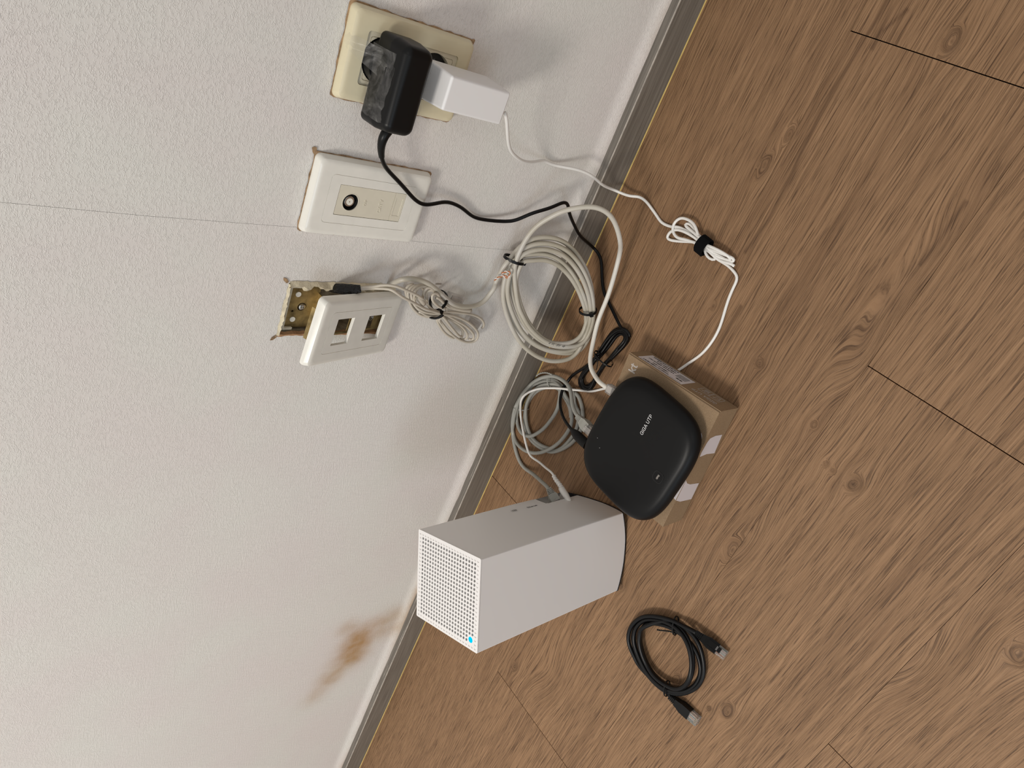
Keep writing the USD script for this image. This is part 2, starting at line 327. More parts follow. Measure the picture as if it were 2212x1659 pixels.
sheet(axis_vals(SX, 0.45, 0.005, SX, 1.8, (SX,)), zs, False, 1)
bk = Manifold.cube((4.4, 0.06, 2.4)).translate((-2.6, 0.0022, 0)) - Manifold.cube((HX1 - HX0, 0.2, HZ1 - HZ0)).translate((HX0, -0.05, HZ0))
obj('backing', bk, 'plaster', wall)
for a, b in [((0.0001,-0.0004,0.2314),(0.0002,-0.0004,0.2234)),((0.0002,-0.0004,0.2939),(-0.0020,-0.0004,0.2926))]:
    obj('scratch', tube([a, b], 0.0006, 6, smooth=False), 'grime', wall)

# ------------------------------------------------------------------ floor planks
floor = thing('floor', 'brown oak-look plank floor with dark joints', 'floor', (0, 0, 0), kind='structure')
obj('underlay', bx(4.4, 3.2, 0.02, (-0.4, -1.55, -0.016)), 'under_floor', floor)
KNOTS = [[-0.3281,-0.4089,0.0100,0.0060,0.9000],[-0.3196,-0.4573,0.0045,0.0030,0.9000],[-0.3011,-0.4745,0.0120,0.0070,1.0000],[0.0203,-0.4326,0.0100,0.0080,0.7500],[0.0199,-0.3995,0.0040,0.0030,0.7000],[0.0181,-0.4085,0.0040,0.0030,0.7000],[0.0664,-0.2827,0.0060,0.0050,0.8500],[0.0465,-0.3672,0.0050,0.0040,0.6000],[0.4039,-0.2763,0.0120,0.0070,0.8500],[0.2464,-0.1724,0.0140,0.0060,0.5000],[0.2837,-0.1804,0.0100,0.0050,0.4000],[-0.5591,-0.2064,0.0080,0.0050,0.7000],[-0.2911,-0.2820,0.0060,0.0050,0.8000],[0.0904,-0.2004,0.0050,0.0030,0.6000],[-0.0131,-0.6213,0.0120,0.0090,0.6000],[-0.1324,-0.3746,0.0200,0.0100,0.3500]]      # x, y, half length, half width, darkness
STREAKS = [[[0.4273,-0.2030],[0.4110,-0.2019],[0.3686,-0.2004],[0.3118,-0.1983],[0.2540,-0.2052],[0.2026,-0.2059],[0.1596,-0.2022]],[[0.2951,-0.3637],[0.2553,-0.3646],[0.2284,-0.3624]],[[0.4167,-0.2241],[0.3930,-0.2116],[0.3766,-0.2127]],[[0.1079,-0.2291],[0.0656,-0.2295],[0.0290,-0.2320]]]      # long dark mineral streaks
FIG = [[0.1641,-0.3596,0.0750,0.0160,0.0300],[0.1107,-0.3693,0.0500,0.0180,0.0300],[-0.1077,-0.5766,0.0600,0.0220,0.0300],[-0.1307,-0.3837,0.0500,0.0200,0.0200],[0.2381,-0.3673,0.0500,0.0200,0.0150],[0.0995,-0.1505,0.0500,0.0200,0.0200],[-0.5268,-0.2663,0.0600,0.0300,0.0300],[-0.2135,-0.3022,0.0500,0.0200,0.0200]]       # cathedral figure: x, y, half length, half width, strength
def plank(x0, x1, y0, y1, seed, fine):
    gx, gy = (0.0016 if seed in (1.0, 2.0) else 0.0, 0.0)
    x0 += 0.0005; x1 -= 0.0005; y0 += 0.00018; y1 -= 0.00018
    nx = max(2, int((x1 - x0) / (0.0026 if fine else 0.06))); ny = max(2, int((y1 - y0) / (0.0018 if fine else 0.06)))
    X, Y = np.meshgrid(np.linspace(x0, x1, nx), np.linspace(y0, y1, ny), indexing='ij')
    s = X * 0 + seed * 7.3
    v = Y + 0.016 * (meshkit.fbm(np.stack([X * 2.2, Y * 6, s], -1), 3, seed=2) - 0.5) + 0.004 * (meshkit.fbm(np.stack([X * 9, Y * 26, s], -1), 3, seed=7) - 0.5)
    u = X + 0.02 * (meshkit.fbm(np.stack([X * 12, Y * 30, s], -1), 2, seed=11) - 0.5)
    K = np.zeros_like(X)
    for kx, ky, ax, ay, kd in KNOTS:
        if not (y0 <= ky <= y1): continue
        r2 = ((X - kx) / (ax * 2.4)) ** 2 + ((Y - ky) / (ay * 2.3)) ** 2
        v = v - (Y - ky) * 0.72 * np.exp(-r2)
        q = np.sqrt(((X - kx) / ax) ** 2 + ((Y - ky) / ay) ** 2) + 0.35 * (meshkit.fbm(np.stack([X * 160, Y * 160, s], -1), 2, seed=3) - 0.5)
        ringy = 0.62 + 0.38 * np.cos(q * 9)
        K = np.maximum(K, kd * np.clip(1.35 - q, 0, 1) * ringy)
        v = v + 0.012 * np.clip(1.3 - q, 0, 1)
    for fx, fy, ax, ay, k in FIG:
        if not (y0 <= fy <= y1): continue
        q = ((X - fx) / ax) ** 2 + ((Y - fy) / ay) ** 2
        e = np.exp(-q * 1.1)
        v = v + 0.42 * k * e * (1 + 1.2 * (X - fx) / ax)
        K = np.maximum(K, 0.38 * np.exp(-q * 2.2) * np.clip(meshkit.fbm(np.stack([X * 40, Y * 110, s], -1), 3, seed=13) * 2 - 0.6, 0, 1))
    for line in STREAKS:
        L = np.array(line)
        if not (L[:, 1].max() > y0 and L[:, 1].min() < y1): continue
        o = np.argsort(L[:, 0]); yc = np.interp(X, L[o, 0], L[o, 1]) + 0.004 * (meshkit.fbm(np.stack([X * 30, X * 0, s], -1), 2, seed=17) - 0.5)
        on = (X > L[:, 0].min()) & (X < L[:, 0].max())
        wd = 0.0011 + 0.0022 * meshkit.fbm(np.stack([X * 25, X * 0 + 5, s], -1), 2, seed=19)
        K = np.maximum(K, on * 0.62 * np.exp(-((Y - yc) / wd) ** 2))
    V = np.stack([X, Y, X * 0], -1).reshape(-1, 3)
    i, j = np.meshgrid(np.arange(nx - 1), np.arange(ny - 1), indexing='ij')
    a = (i * ny + j).ravel(); b = a + ny
    F = np.vstack([np.stack([a, b, b + 1], -1), np.stack([a, b + 1, a + 1], -1)])
    rim = list(range(0, nx * ny, ny)) + list((nx - 1) * ny + np.arange(ny))[1:] + list(np.arange(nx - 1, -1, -1) * ny + ny - 1)[1:] + list(np.arange(ny - 1, 0, -1))[1:]
    low = V[rim] - [0, 0, 0.004]; n = len(rim); base = len(V)
    k = np.arange(n); kn = (k + 1) % n; rim = np.array(rim)
    F = np.vstack([F, np.stack([rim[k], base + k, base + kn], -1), np.stack([rim[k], base + kn, rim[kn]], -1)])
    G = np.stack([u, v, s], -1).reshape(-1, 3); Kf = K.ravel()
    V = np.vstack([V, low]); G = np.vstack([G, G[rim]]); Kf = np.r_[Kf, Kf[rim]]
    g = usdkit.mesh(stage, numbered(floor + '/plank'), (V, F), M['oak_plank'], smooth=False)
    float_primvar(g, 'grain', G, True); float_primvar(g, 'knot', Kf)
rows = [(-0.0060, -0.1842, -0.331), (-0.1842, -0.3766, 0.387), (-0.3766, -0.5666, 0.1268), (-0.5666, -0.7590, -0.2289), (-0.7590, -0.951, 0.05), (-0.951, -1.143, -0.4), (-1.143, -1.335, 0.2)]
PL = 0.9865; sd = 0
for k, (ya, yb, xj) in enumerate(rows):
    edges = [xj - 2 * PL, xj - PL, xj, xj + PL, xj + 2 * PL]
    for x0, x1 in zip(edges[:-1], edges[1:]):
        sd += 1
        vis = x1 > -1.2 and x0 < 0.47 and yb > -0.8
        plank(x0, x1, yb, ya, sd * 1.37 + k, vis)

# ------------------------------------------------------------------ skirting
bb = thing('baseboard_back', 'grey wood-grain skirting board along the wall', 'baseboard', (0, 0, 0), kind='structure')
def xprism(prof, x0, x1):
    """profile (y, z) extruded along x"""
    P = np.array(prof)
    t = tri(CrossSection([P]).extrude(x1 - x0)); V = t.vertices
    t.vertices = np.stack([x0 + V[:, 2], V[:, 0], V[:, 1]], -1)
    return t
def ccw(P):
    P = np.array(P); a = np.sum(P[:, 0] * np.roll(P[:, 1], -1) - np.roll(P[:, 0], -1) * P[:, 1]); return P if a > 0 else P[::-1]
obj('board', xprism(ccw([(0.0, 0.0012), (0.0, 0.0520), (-0.0050, 0.0500), (-0.0088, 0.0425), (-0.0092, 0.0405), (-0.0092, 0.0012)]), -2.6, 1.8), 'grey_skirting', bb, smooth=False)
obj('worn_edge', xprism(ccw([(-0.0087, 0.0428), (-0.0094, 0.0419), (-0.0094, 0.0407), (-0.0089, 0.0410)]), -2.6, 1.8), 'skirting_wear', bb, label='pale worn line along the moulding edge')
obj('floor_bead', xprism(ccw([(-0.0085, 0.0), (-0.0085, 0.0016), (-0.0096, 0.0013), (-0.0100, 0.0)]), -2.6, 1.8), 'floor_bead', bb, label='thin yellowish sealant line at the floor')
rng = random.Random(3)
for k in range(14):
    x = rng.uniform(-0.9, 0.3); L = rng.uniform(0.01, 0.05)
    s = rng.uniform(0.1, 0.8); y = -0.0050 - 0.0038 * s; z = 0.0500 - 0.0075 * s
    obj('scuff', tube([(x, y, z), (x + L, y - 0.0001, z)], [0.00015, 0.0004, 0.00025, 0.00015], 5, step=0.006), 'skirting_wear', bb)

# ------------------------------------------------------------------ router (white tower)
RX, RY, RYAW, RW, RD, RH = -0.26831, -0.21380, 0.47274, 0.10741, 0.10993, 0.25588
def RT(x=0, y=0, z=0):
    T = np.eye(4); c, s = math.cos(RYAW), math.sin(RYAW)
    T[:3, :3] = [[c, -s, 0], [s, c, 0], [0, 0, 1]]; T[:3, 3] = [RX, RY, 0]
    L = np.eye(4); L[:3, 3] = [x, y, z]
    return T @ L
router = thing('router', 'white square tower router with perforated top and a blue status light', 'router', (RX, RY, 0))
a = RW / 2
body = Manifold.batch_hull([Manifold.cylinder(RH - 0.0012, 0.0016, 0.0016, 16).translate((sx * (a - 0.0016), sy * (RD / 2 - 0.0016), 0)) for sx in (-1, 1) for sy in (-1, 1)])
# underside: bowed so that the corners stand clear of the floor
def under(x, y):
    q = (x / a) ** 2 + (y / (RD / 2)) ** 2
    return np.maximum(0.0017, 0.0020 + 0.0105 * (q - 1.0))
n = 24; gx = np.linspace(-a - 0.002, a + 0.002, n + 1); gy = np.linspace(-RD / 2 - 0.002, RD / 2 + 0.002, n + 1)
X, Y = np.meshgrid(gx, gy, indexing='ij'); N = n + 1
top = np.stack([X, Y, under(X, Y)], -1).reshape(-1, 3); bot = top.copy(); bot[:, 2] = -0.02
V = np.vstack([top, bot]); F = []
for i in range(n):
    for j in range(n):
        p = i * N + j; q = p + N
        F += [[p, q, q + 1], [p, q + 1, p + 1]]; F += [[N*N + p, N*N + q + 1, N*N + q], [N*N + p, N*N + p + 1, N*N + q + 1]]
for k in range(n):
    for p, q in ((k * N, (k + 1) * N), ((k + 1) * N + n, k * N + n), (k + 1, k), (n * N + k, n * N + k + 1)):
        F += [[p, N*N + p, N*N + q], [p, N*N + q, q]]
cut = Manifold(MMesh(vert_properties=np.array(V, np.float32), tri_verts=np.array(F, np.uint32)))
if cut.volume() < 0: cut = Manifold(MMesh(vert_properties=np.array(V, np.float32), tri_verts=np.array(F, np.uint32)[:, ::-1]))
body = body - cut
# cable recess in the back (+x) face: a scoop that deepens towards the base
rec = Manifold.hull_points(np.array([(a + 0.001, 0.0290, z) for z in (0.0048, 0.064)] + [(a - 0.0230, 0.0320, z) for z in (0.008, 0.050)] + [(a - 0.0010, RD / 2 + 0.001, z) for z in (0.0075, 0.060)] + [(a + 0.001, RD / 2 + 0.001, z) for z in (0.0055, 0.064)]))
rec = rec + Manifold.hull_points(np.array([(a + 0.0003, 0.0330, 0.1352), (a + 0.0003, RD / 2 + 0.001, 0.129), (a + 0.001, 0.029, 0.060), (a + 0.001, RD / 2 + 0.001, 0.060), (a - 0.0022, 0.0320, 0.058), (a - 0.0016, RD / 2 + 0.001, 0.058)]))
body = body - rec
# hollow under the vent plate
body = body - bx(RW - 0.006, RD - 0.006, 0.0075, (0, 0, RH - 0.0012 - 0.00370))
obj('body', put(body, RT()), 'router_white', router, smooth=40)
foot = (prism(rrect(RW + 0.0012, RD + 0.0012, 0.0022), 0, 0.03) ^ cut.translate((0, 0, 0.0003))) - cut.translate((0, 0, -0.0016))
obj('base_foot', put(foot, RT()), 'rubber_black', router, label='black rubber foot under the tower')
obj('inner_deck', put(bx(RW - 0.0062, RD - 0.0062, 0.0008, (0, 0, RH - 0.0046)), RT()), 'router_inside', router)
NH = 22; pitch = (RW - 0.0034) / NH
outer = CrossSection([rrect(RW, RD, 0.0016)])
holes, dimples = [], []
py_ = (RD - 0.0034) / NH
circ = lambda cx, cy, r: [(cx + r * math.cos(t), cy + r * math.sin(t)) for t in np.linspace(0, 2 * np.pi, 12, endpoint=False)]
LEDC = (-(NH / 2 - 2.0) * pitch + 0.0002, -(NH / 2 - 2.0) * py_ + 0.0002)
for i in range(NH):
    for j in range(NH):
        cx, cy = (i - (NH - 1) / 2) * pitch, (j - (NH - 1) / 2) * py_
        if math.hypot(cx - LEDC[0], cy - LEDC[1]) < 0.0048 and 0 < i < NH - 1 and 0 < j < NH - 1: continue
        (dimples if i in (0, NH - 1) or j in (0, NH - 1) else holes).append(circ(cx, cy, 0.00150 if i in (0, NH - 1) or j in (0, NH - 1) else 0.00170))
sheet_ = (outer - CrossSection(holes) - CrossSection([circ(LEDC[0], LEDC[1], 0.0034)])).extrude(0.0016)
sheet_ = sheet_ - CrossSection(dimples).extrude(0.002).translate((0, 0, 0.0016 - 0.0007))
obj('vent_plate', put(sheet_, RT(0, 0, RH - 0.0016)), 'router_white', router, smooth=False, label='white plate with rows of round vent holes')
obj('status_light', put(cyl(0.0033, 0, 0.0019, 28), RT(LEDC[0], LEDC[1], RH - 0.0018)), 'led_blue', router, label='glowing blue status light')
def RP(x, y, z): return (RT() @ np.array([x, y, z, 1]))[:3]
# printing beside the ports, reading downwards
def back_text(word, t, z, h):
    dep = -0.0021 * np.clip((0.133 - z) / 0.075, 0, 1)
    return text(word, h, RT() @ frame((a + dep + 0.0013, t, z), (-0.026, 0, -1), (0, 1, 0)))
obj('port_lettering', back_text('Ethernet', 0.0325, 0.0905, 0.0034), 'ink_grey', router, smooth=False, label='printed word Ethernet')
obj('port_lettering', back_text('USB', 0.0335, 0.1225, 0.0034), 'ink_grey', router, smooth=False, label='printed word USB')

# ------------------------------------------------------------------ kraft box
BA, BB, BC = np.array([-0.00099, -0.15534]), np.array([0.01119, -0.29027]), np.array([-0.1484, -0.30434])
bxX = BA - BB; bw = np.linalg.norm(bxX); bxX /= bw                 # along the label side, towards the wall
bxY = BC - BB; bl = np.linalg.norm(bxY); bxY = np.array([-bxX[1], bxX[0]]); bxY = bxY if bxY.dot(BC - BB) > 0 else -bxY
BZ0, BZ1 = 0.0034, 0.0425
def BP(u, v, z): q = BB + bxX * u + bxY * v; return np.array([q[0], q[1], z])
bc = BP(bw / 2, bl / 2, 0)
kbox = thing('cardboard_box', 'flat brown cardboard box with a white label under the black modem', 'box', (bc[0], bc[1], BZ0))
def slab(u0, u1, v0, v1, z0, z1):
    return Manifold.hull_points(np.array([BP(u, v, z) for u in (u0, u1) for v in (v0, v1) for z in (z0, z1)]))
tk = 0.0012
obj('shell', slab(0, bw, 0.0016, bl, BZ0, BZ1), 'kraft', kbox, smooth=False)
obj('end_flap', slab(-0.0004, bw + 0.0006, -0.0003, tk, BZ0, BZ1 - 0.0012) , 'kraft', kbox, smooth=False, label='tucked side flap carrying the label')
obj('flap_gap', slab(0.0004, bw - 0.0004, 0.0010, 0.0017, BZ0 + 0.0003, BZ1 - 0.0004), 'cardboard_edge', kbox, smooth=False)
# top plane: u along bxX, v along bxY; text frame on top: reading towards +bxX? (see below)
def top_frame(u, v, ang=0.0, z=BZ1 + 0.00005):
    # reading direction from the far end towards the label side, tops of letters towards the wall end
    r = -bxY; t = bxX
    c, s = math.cos(ang), math.sin(ang)
    o = BP(u, v, z); R_ = np.r_[r * c + t * s, 0]; U = np.r_[-r * s + t * c, 0]
    return frame(o, R_, U)
KT = (0.1224, 0.0140)
obj('lettering', text('kt', 0.0098, top_frame(*KT, 0.0), bold=True), 'ink_silver', kbox, smooth=False, label='silver printed letters kt')
# label side (faces -bxY): reading along +bxX, up +z
def side_frame(u, z, off=-0.00045): return frame(BP(u, off, z), np.r_[bxX, 0], [0, 0, 1])
LU0, LU1 = (0.0576, 0.1244)
obj('label', put(bx(LU1 - LU0, 0.0300, 0.0002, (0, 0, 0)), side_frame((LU0 + LU1) / 2, BZ0 + 0.0205)), 'label_white', kbox, smooth=False, label='white printed delivery label')
rng = random.Random(11); bars = []
lw = LU1 - LU0
for row in range(5):
    zc = 0.0105 - row * 0.0052 - (0.001 if row > 1 else 0)
    x = -lw / 2 + 0.34 * lw + (0.004 if row == 1 else 0)
    while x < lw / 2 - 0.004 - (0.012 if row in (1, 3) else 0):
        w = rng.uniform(0.0006, 0.0026)
        bars.append(bx(w, rng.choice([0.0022, 0.0028, 0.0018]), 0.0001, (x + w / 2, zc, 0.00015))); x += w + rng.choice([0.0004, 0.0005, 0.0012])
for row in range(7):
    x = -lw / 2 + 0.004
    while x < -lw / 2 + 0.28 * lw:
        w = rng.uniform(0.0004, 0.0014); bars.append(bx(w, 0.0009, 0.0001, (x + w / 2, 0.0018 - row * 0.0019, 0.00015))); x += w + 0.0004
bars += [bx(0.004, 0.0028, 0.0001, (-lw / 2 + 0.007 + 0.0048 * k, 0.0065, 0.00015)) for k in range(2)]
bars += [bx(lw * 0.92, 0.00035, 0.0001, (0, 0.0135, 0.00015)), bx(lw * 0.92, 0.00035, 0.0001, (0, -0.0140, 0.00015))]
obj('label_print', put(trimesh.util.concatenate([tri(b) for b in bars]), side_frame((LU0 + LU1) / 2, BZ0 + 0.0205)), 'ink_black', kbox, smooth=False, label='rows of black print on the label')
obj('lettering', text('GIGA UTP', 0.0052, side_frame(LU0 * 0.47 + 0.003, BZ0 + 0.0275)), 'ink_silver', kbox, smooth=False, label='silver printed words GIGA UTP')
def strokes(rows, s, w=0.0006):
    out = []
    for (x0, y0, x1, y1) in rows:
        L = math.hypot(x1 - x0, y1 - y0) * s; b = bx(L + w, w, 0.0001).rotate((0, 0, math.degrees(math.atan2(y1 - y0, x1 - x0)))).translate(((x0 + x1) / 2 * s, (y0 + y1) / 2 * s, 0.0001)); out.append(b)
    return trimesh.util.concatenate([tri(b) for b in out])
dan = [(0, .95, .5, .95), (0, .95, 0, .5), (0, .5, .5, .5), (.75, 1, .75, .3), (.75, .7, 1, .7), (.15, .35, .15, 0), (.15, 0, .9, 0)]
mal = [(0, 1, .5, 1), (0, 1, 0, .55), (0, .55, .5, .55), (.5, .55, .5, 1), (.75, 1, .75, .5), (.75, .75, 1, .75), (.1, .4, .8, .4), (.8, .4, .8, .2), (.8, .2, .1, .2), (.1, .2, .1, 0), (.1, 0, .85, 0)]
frame_ = [(-.3, -.35, 1.3, -.35), (1.3, -.35, 1.3, 1.35), (1.3, 1.35, -.3, 1.35), (-.3, 1.35, -.3, -.35)]
obj('lettering', put(strokes([(x0 + dx, y0, x1 + dx, y1) for dx, g in ((0, dan), (1.75, mal)) for x0, y0, x1, y1 in g + frame_], 0.0088), side_frame(LU0 * 0.47 - 0.009, BZ0 + 0.0075)), 'ink_silver', kbox, smooth=False, label='two silver printed characters in frames')
# pale printed ribbon shapes on the front side (faces -bxX) running over the edge
def front_frame(v, z, off=0.0001): return frame(BP(-off, v, z), np.r_[-bxY, 0], [0, 0, 1])
def ribbon(pts):
    P = np.array(pts, float); out = []
    V3 = np.array([BP(-0.0001, v, BZ0 + z) for v, z in P]); 
    poly = trimesh.creation.triangulate_polygon(Polygon(P), engine='earcut')
    V2, F2 = poly
    return trimesh.Trimesh(np.array([BP(-0.00012, v, BZ0 + z) for v, z in V2]), F2, process=False)
for pts in [[(0.0609,0.0342),(0.0550,0.0353),(0.0414,0.0337),(0.0362,0.0310),(0.0342,0.0217),(0.0349,0.0061),(0.0611,0.0022),(0.0592,0.0212)],[(0.0872,0.0390),(0.0925,0.0390),(0.0979,0.0327),(0.1011,0.0243),(0.1038,0.0029),(0.1278,0.0018),(0.1255,0.0275),(0.1212,0.0390),(0.1042,0.0390)]]:
    obj('printed_ribbon', ribbon(pts), 'label_paper', kbox, smooth=False, label='pale printed curved shape')
for pts in [[(0.0107,0.0334),(0.0082,0.0335),(0.0059,0.0358),(0.0039,0.0423),(0.0057,0.0426)],[(0.0012,0.0902),(0.0002,0.0923),(0.0006,0.1213),(0.0053,0.1198),(0.0038,0.1076)]]:
    V2, F2 = trimesh.creation.triangulate_polygon(Polygon(pts), engine='earcut')
    V3 = np.array([BP(u, v, BZ1 + 0.00012) for u, v in V2])
    obj('printed_ribbon', trimesh.Trimesh(V3, F2, process=False), 'label_paper', kbox, smooth=False)

# ------------------------------------------------------------------ modem
MX, MY, MANG = (-0.0822, -0.236, -0.03)
MW, MH, MZ = (0.0785, 0.0675, 0.029)
def superell(w, h, n=3.4, k=72):
    t = np.linspace(0, 2 * np.pi, k, endpoint=False)
    return np.stack([w * np.sign(np.cos(t)) * np.abs(np.cos(t)) ** (2 / n), h * np.sign(np.sin(t)) * np.abs(np.sin(t)) ** (2 / n)], 1)
def lofted(levels, k=72, nexp=3.4):
    V = np.vstack([np.c_[superell(s * MW if np.ndim(s) == 0 else s[0], s * MH if np.ndim(s) == 0 else s[1], nexp, k), np.full(k, z)] for s, z in levels])
    F = []; L = len(levels)
    for i in range(L - 1):
        for j in range(k):
            p, q = i * k + j, i * k + (j + 1) % k; F += [[p, q, q + k], [p, q + k, p + k]]
    c0, c1 = len(V), len(V) + 1; V = np.vstack([V, [0, 0, levels[0][1]], [0, 0, levels[-1][1]]])
    for j in range(k):
        F += [[c0, (j + 1) % k, j], [c1, (L - 1) * k + j, (L - 1) * k + (j + 1) % k]]
    return trimesh.Trimesh(V, np.array(F), process=False)
def MT(x=0, y=0, z=0):
    T = np.eye(4); c, s = math.cos(MANG), math.sin(MANG); T[:3, :3] = [[c, -s, 0], [s, c, 0], [0, 0, 1]]; T[:3, 3] = [MX, MY, BZ1 + 0.0001]
    L = np.eye(4); L[:3, 3] = [x, y, z]; return T @ L
modem = thing('modem', 'black rounded square internet modem lying on the cardboard box', 'modem', (MX, MY, BZ1))
lv = [(0.86, 0.0), (0.90, 0.0006), (0.945, 0.006), (0.975, 0.0125)]
obj('lower_case', put(lofted(lv), MT()), 'modem_black', modem, smooth=45)
t = np.linspace(0, 1, 9)
cap = [(0.955, 0.0127), (0.990, 0.0129), (1.0, 0.0142)] + [(1.0 - 0.175 * (1 - math.sqrt(max(0, 1 - q * q))) , 0.0142 + (MZ - 0.0142 - 0.0012) * q) for q in np.sin(t[1:-1] * np.pi / 2)]
cap += [(0.80, MZ - 0.0006), (0.70, MZ - 0.0002), (0.5, MZ), (0.2, MZ)]
obj('top_case', put(lofted(cap), MT()), 'modem_black', modem, smooth=50)
UTP = (-0.0447, -0.2359); BTN = (-0.0854, -0.2802); LEDS = [[-0.1019,-0.1880],[-0.1102,-0.1970]]
Tm = np.linalg.inv(MT())
def onmodem(p, ang, dz=0.0): 
    q = Tm @ np.r_[p[0], p[1], 0, 1]
    T = MT(q[0], q[1], MZ + dz); c, s = math.cos(ang), math.sin(ang); Rz = np.eye(4); Rz[:2, :2] = [[c, -s], [s, c]]
    return T @ Rz
obj('lettering', text('GiGA UTP', 0.0043, onmodem(UTP, 0.0535)), 'ink_white', modem, smooth=False, label='white printed words GiGA UTP')
bo = CrossSection([rrect(0.0132, 0.0132, 0.0046)]); bi = CrossSection([rrect(0.0124, 0.0124, 0.0042)])
bt = obj('reset_button', put(bi.extrude(0.0004), onmodem(BTN, 0.0535, -0.00025)), 'modem_black', modem)
obj('button_groove', put((bo - bi).extrude(0.0004), onmodem(BTN, 0.0535, -0.0002)), 'dark_slot', modem)
obj('lettering', text('Reb', 0.0025, onmodem(BTN, 0.0535 + math.pi, 0.0002)), 'ink_silver', bt, smooth=False, label='tiny grey print on the button')
for q in LEDS:
    obj('indicator_dot', put(cyl(0.00032, 0, 0.0003, 10), onmodem(q, 0)), 'ink_white', modem)

# ------------------------------------------------------------------ wall plates
def WT(x, z, rot=0.0):
    c, s = math.cos(rot), math.sin(rot)
    return frame((x, -0.0002, z), (c, 0, s), (-s, 0, c))
def bezel(w, h, t, r=0.005):
    return loft([(rrect(w, h, r), 0), (rrect(w, h, r), 0.0022), (rrect(w - 0.0012, h - 0.0012, r), 0.0045), (rrect(w - 0.0042, h - 0.0042, r), t - 0.0012), (rrect(w - 0.0075, h - 0.0075, r), t - 0.0002), (rrect(w - 0.012, h - 0.012, r), t)])
def ring(w, h, r, lw, z0, z1):
    return (CrossSection([rrect(w + lw, h + lw, r)]) - CrossSection([rrect(w - lw, h - lw, r)])).extrude(z1 - z0).translate((0, 0, z0))
PW, PH, PT = 0.0752, 0.1256, 0.0095
# torn paper gap left round a plate
def dirt_rim(name, parent, x, z, rot, w, h, seed):
    rg = random.Random(seed); P = rrect(w + 0.0014, h + 0.0014, 0.003, 3)
    dense = []
    for p, q in zip(P, np.roll(P, -1, 0)):
        for k in range(max(1, int(np.linalg.norm(q - p) / 0.006))): dense.append(p + (q - p) * k / max(1, int(np.linalg.norm(q - p) / 0.006)))
    dense = np.array([d * (1 + rg.uniform(-0.4, 1.0) * 0.0011 / np.linalg.norm(d)) for d in dense])
    obj(name, put(CrossSection([dense]).extrude(0.0004), WT(x, z, rot)), 'dirt_brown', parent, smooth=False, label='brown torn paper edge round the plate')
# ivory double socket
P2 = (0.2142, 0.3475, 0.0134)
outlet = thing('power_outlet', 'ivory double power socket plate at the top of the picture', 'wall socket', (P2[0], 0, P2[1] - PH / 2))
dirt_rim('paper_edge', outlet, *P2, PW, PH, 5)
b_ = bezel(PW, PH, PT) - prism(rrect(0.0436, 0.0936, 0.003), -0.0015, 0.02)
obj('plate', put(b_, WT(*P2)), 'ivory_plate', outlet)
mod = loft([(rrect(0.0434, 0.0934, 0.003), 0.001), (rrect(0.0434, 0.0934, 0.003), 0.0078)]) - ring(0.0352, 0.0850, 0.002, 0.0006, 0.0072, 0.02)
S1, S2 = (0.0005, 0.0275), (0.0, -0.0245)
for sx, sy in (S1, S2): mod = mod - cyl(0.0193, 0.0012, 0.02, 40).translate((sx, sy, 0))
mod = mod - prism(rrect(0.0346, 0.0844, 0.001), 0.0070, 0.0074 + 1e-5)
obj('socket_module', put(mod, WT(*P2)), 'ivory_module', outlet)
for sx, sy in (S1, S2):
    obj('socket_well', put(cyl(0.0192, 0.0011, 0.0016, 40).translate((sx, sy, 0)), WT(*P2)), 'dark_well', outlet)
def tear(parent, x, z, ang, size):
    rg = random.Random(int(x * 9000)); P = [(size * rg.uniform(0.6, 1.1) * math.cos(t), size * 0.55 * rg.uniform(0.5, 1.1) * math.sin(t)) for t in np.linspace(0, 2 * np.pi, 11, endpoint=False)]
    c, s = math.cos(ang), math.sin(ang)
    obj('torn_corner', put(CrossSection([np.array(P)]).extrude(0.0005), frame((x, -0.0003, z), (c, 0, s), (-s, 0, c))), 'dirt_brown', parent, smooth=False, label='small brown tear in the paper at a corner')
tear(outlet, P2[0] + PW / 2 - 0.0005, P2[1] - PH / 2 - 0.0002, -0.5, 0.0040)
# CATV plate
P1 = (0.0885, 0.3486, -0.0102)
catv = thing('antenna_outlet', 'white wall plate with a cream cable television socket', 'wall plate', (P1[0], 0, P1[1] - PH / 2))
dirt_rim('paper_edge', catv, *P1, PW, PH, 8)
tear(catv, P1[0] + PW / 2 + 0.0012, P1[1] + PH / 2 + 0.0012, 0.6, 0.0050)
pl = bezel(PW, PH, PT) - ring(0.0466, 0.0938, 0.0035, 0.0005, PT - 0.0004, PT + 0.001) - prism(rrect(0.0297, 0.0734, 0.0008), -0.002, 0.02)
obj('plate', put(pl, WT(*P1)), 'white_plate', catv)
ins = prism(rrect(0.0289, 0.0726, 0.0006), 0.001, PT - 0.0003)
HC = (-0.0012, 0.0220)
ins = ins - cyl(0.0088, -0.01, 0.02, 40).translate((*HC, 0)) - bx(0.0289, 0.0004, 0.0010, (0, -0.0242, PT - 0.0003)) 
ins = ins - bx(0.0182, 0.0074, 0.0010, (0.0, -0.0302, PT - 0.0001))
obj('insert', put(ins, WT(*P1)), 'insert_cream', catv, label='cream insert with raised lettering')
obj('socket_rim', put((cyl(0.0089, PT - 0.0012, PT - 0.0001, 40) - cyl(0.0081, -1, 1, 40)).translate((*HC, 0)), WT(*P1)), 'insert_cream', catv)
obj('socket_well', put((cyl(0.0088, 0.0008, PT - 0.0012, 40) - cyl(0.0082, 0.0012, 1, 40)).translate((*HC, 0)), WT(*P1)), 'dark_slot', catv)
con = cyl(0.0047, 0.001, 0.0075, 24)
for k in range(4): con = con + cyl(0.0051, 0.0022 + 0.0013 * k, 0.0029 + 0.0013 * k, 24)
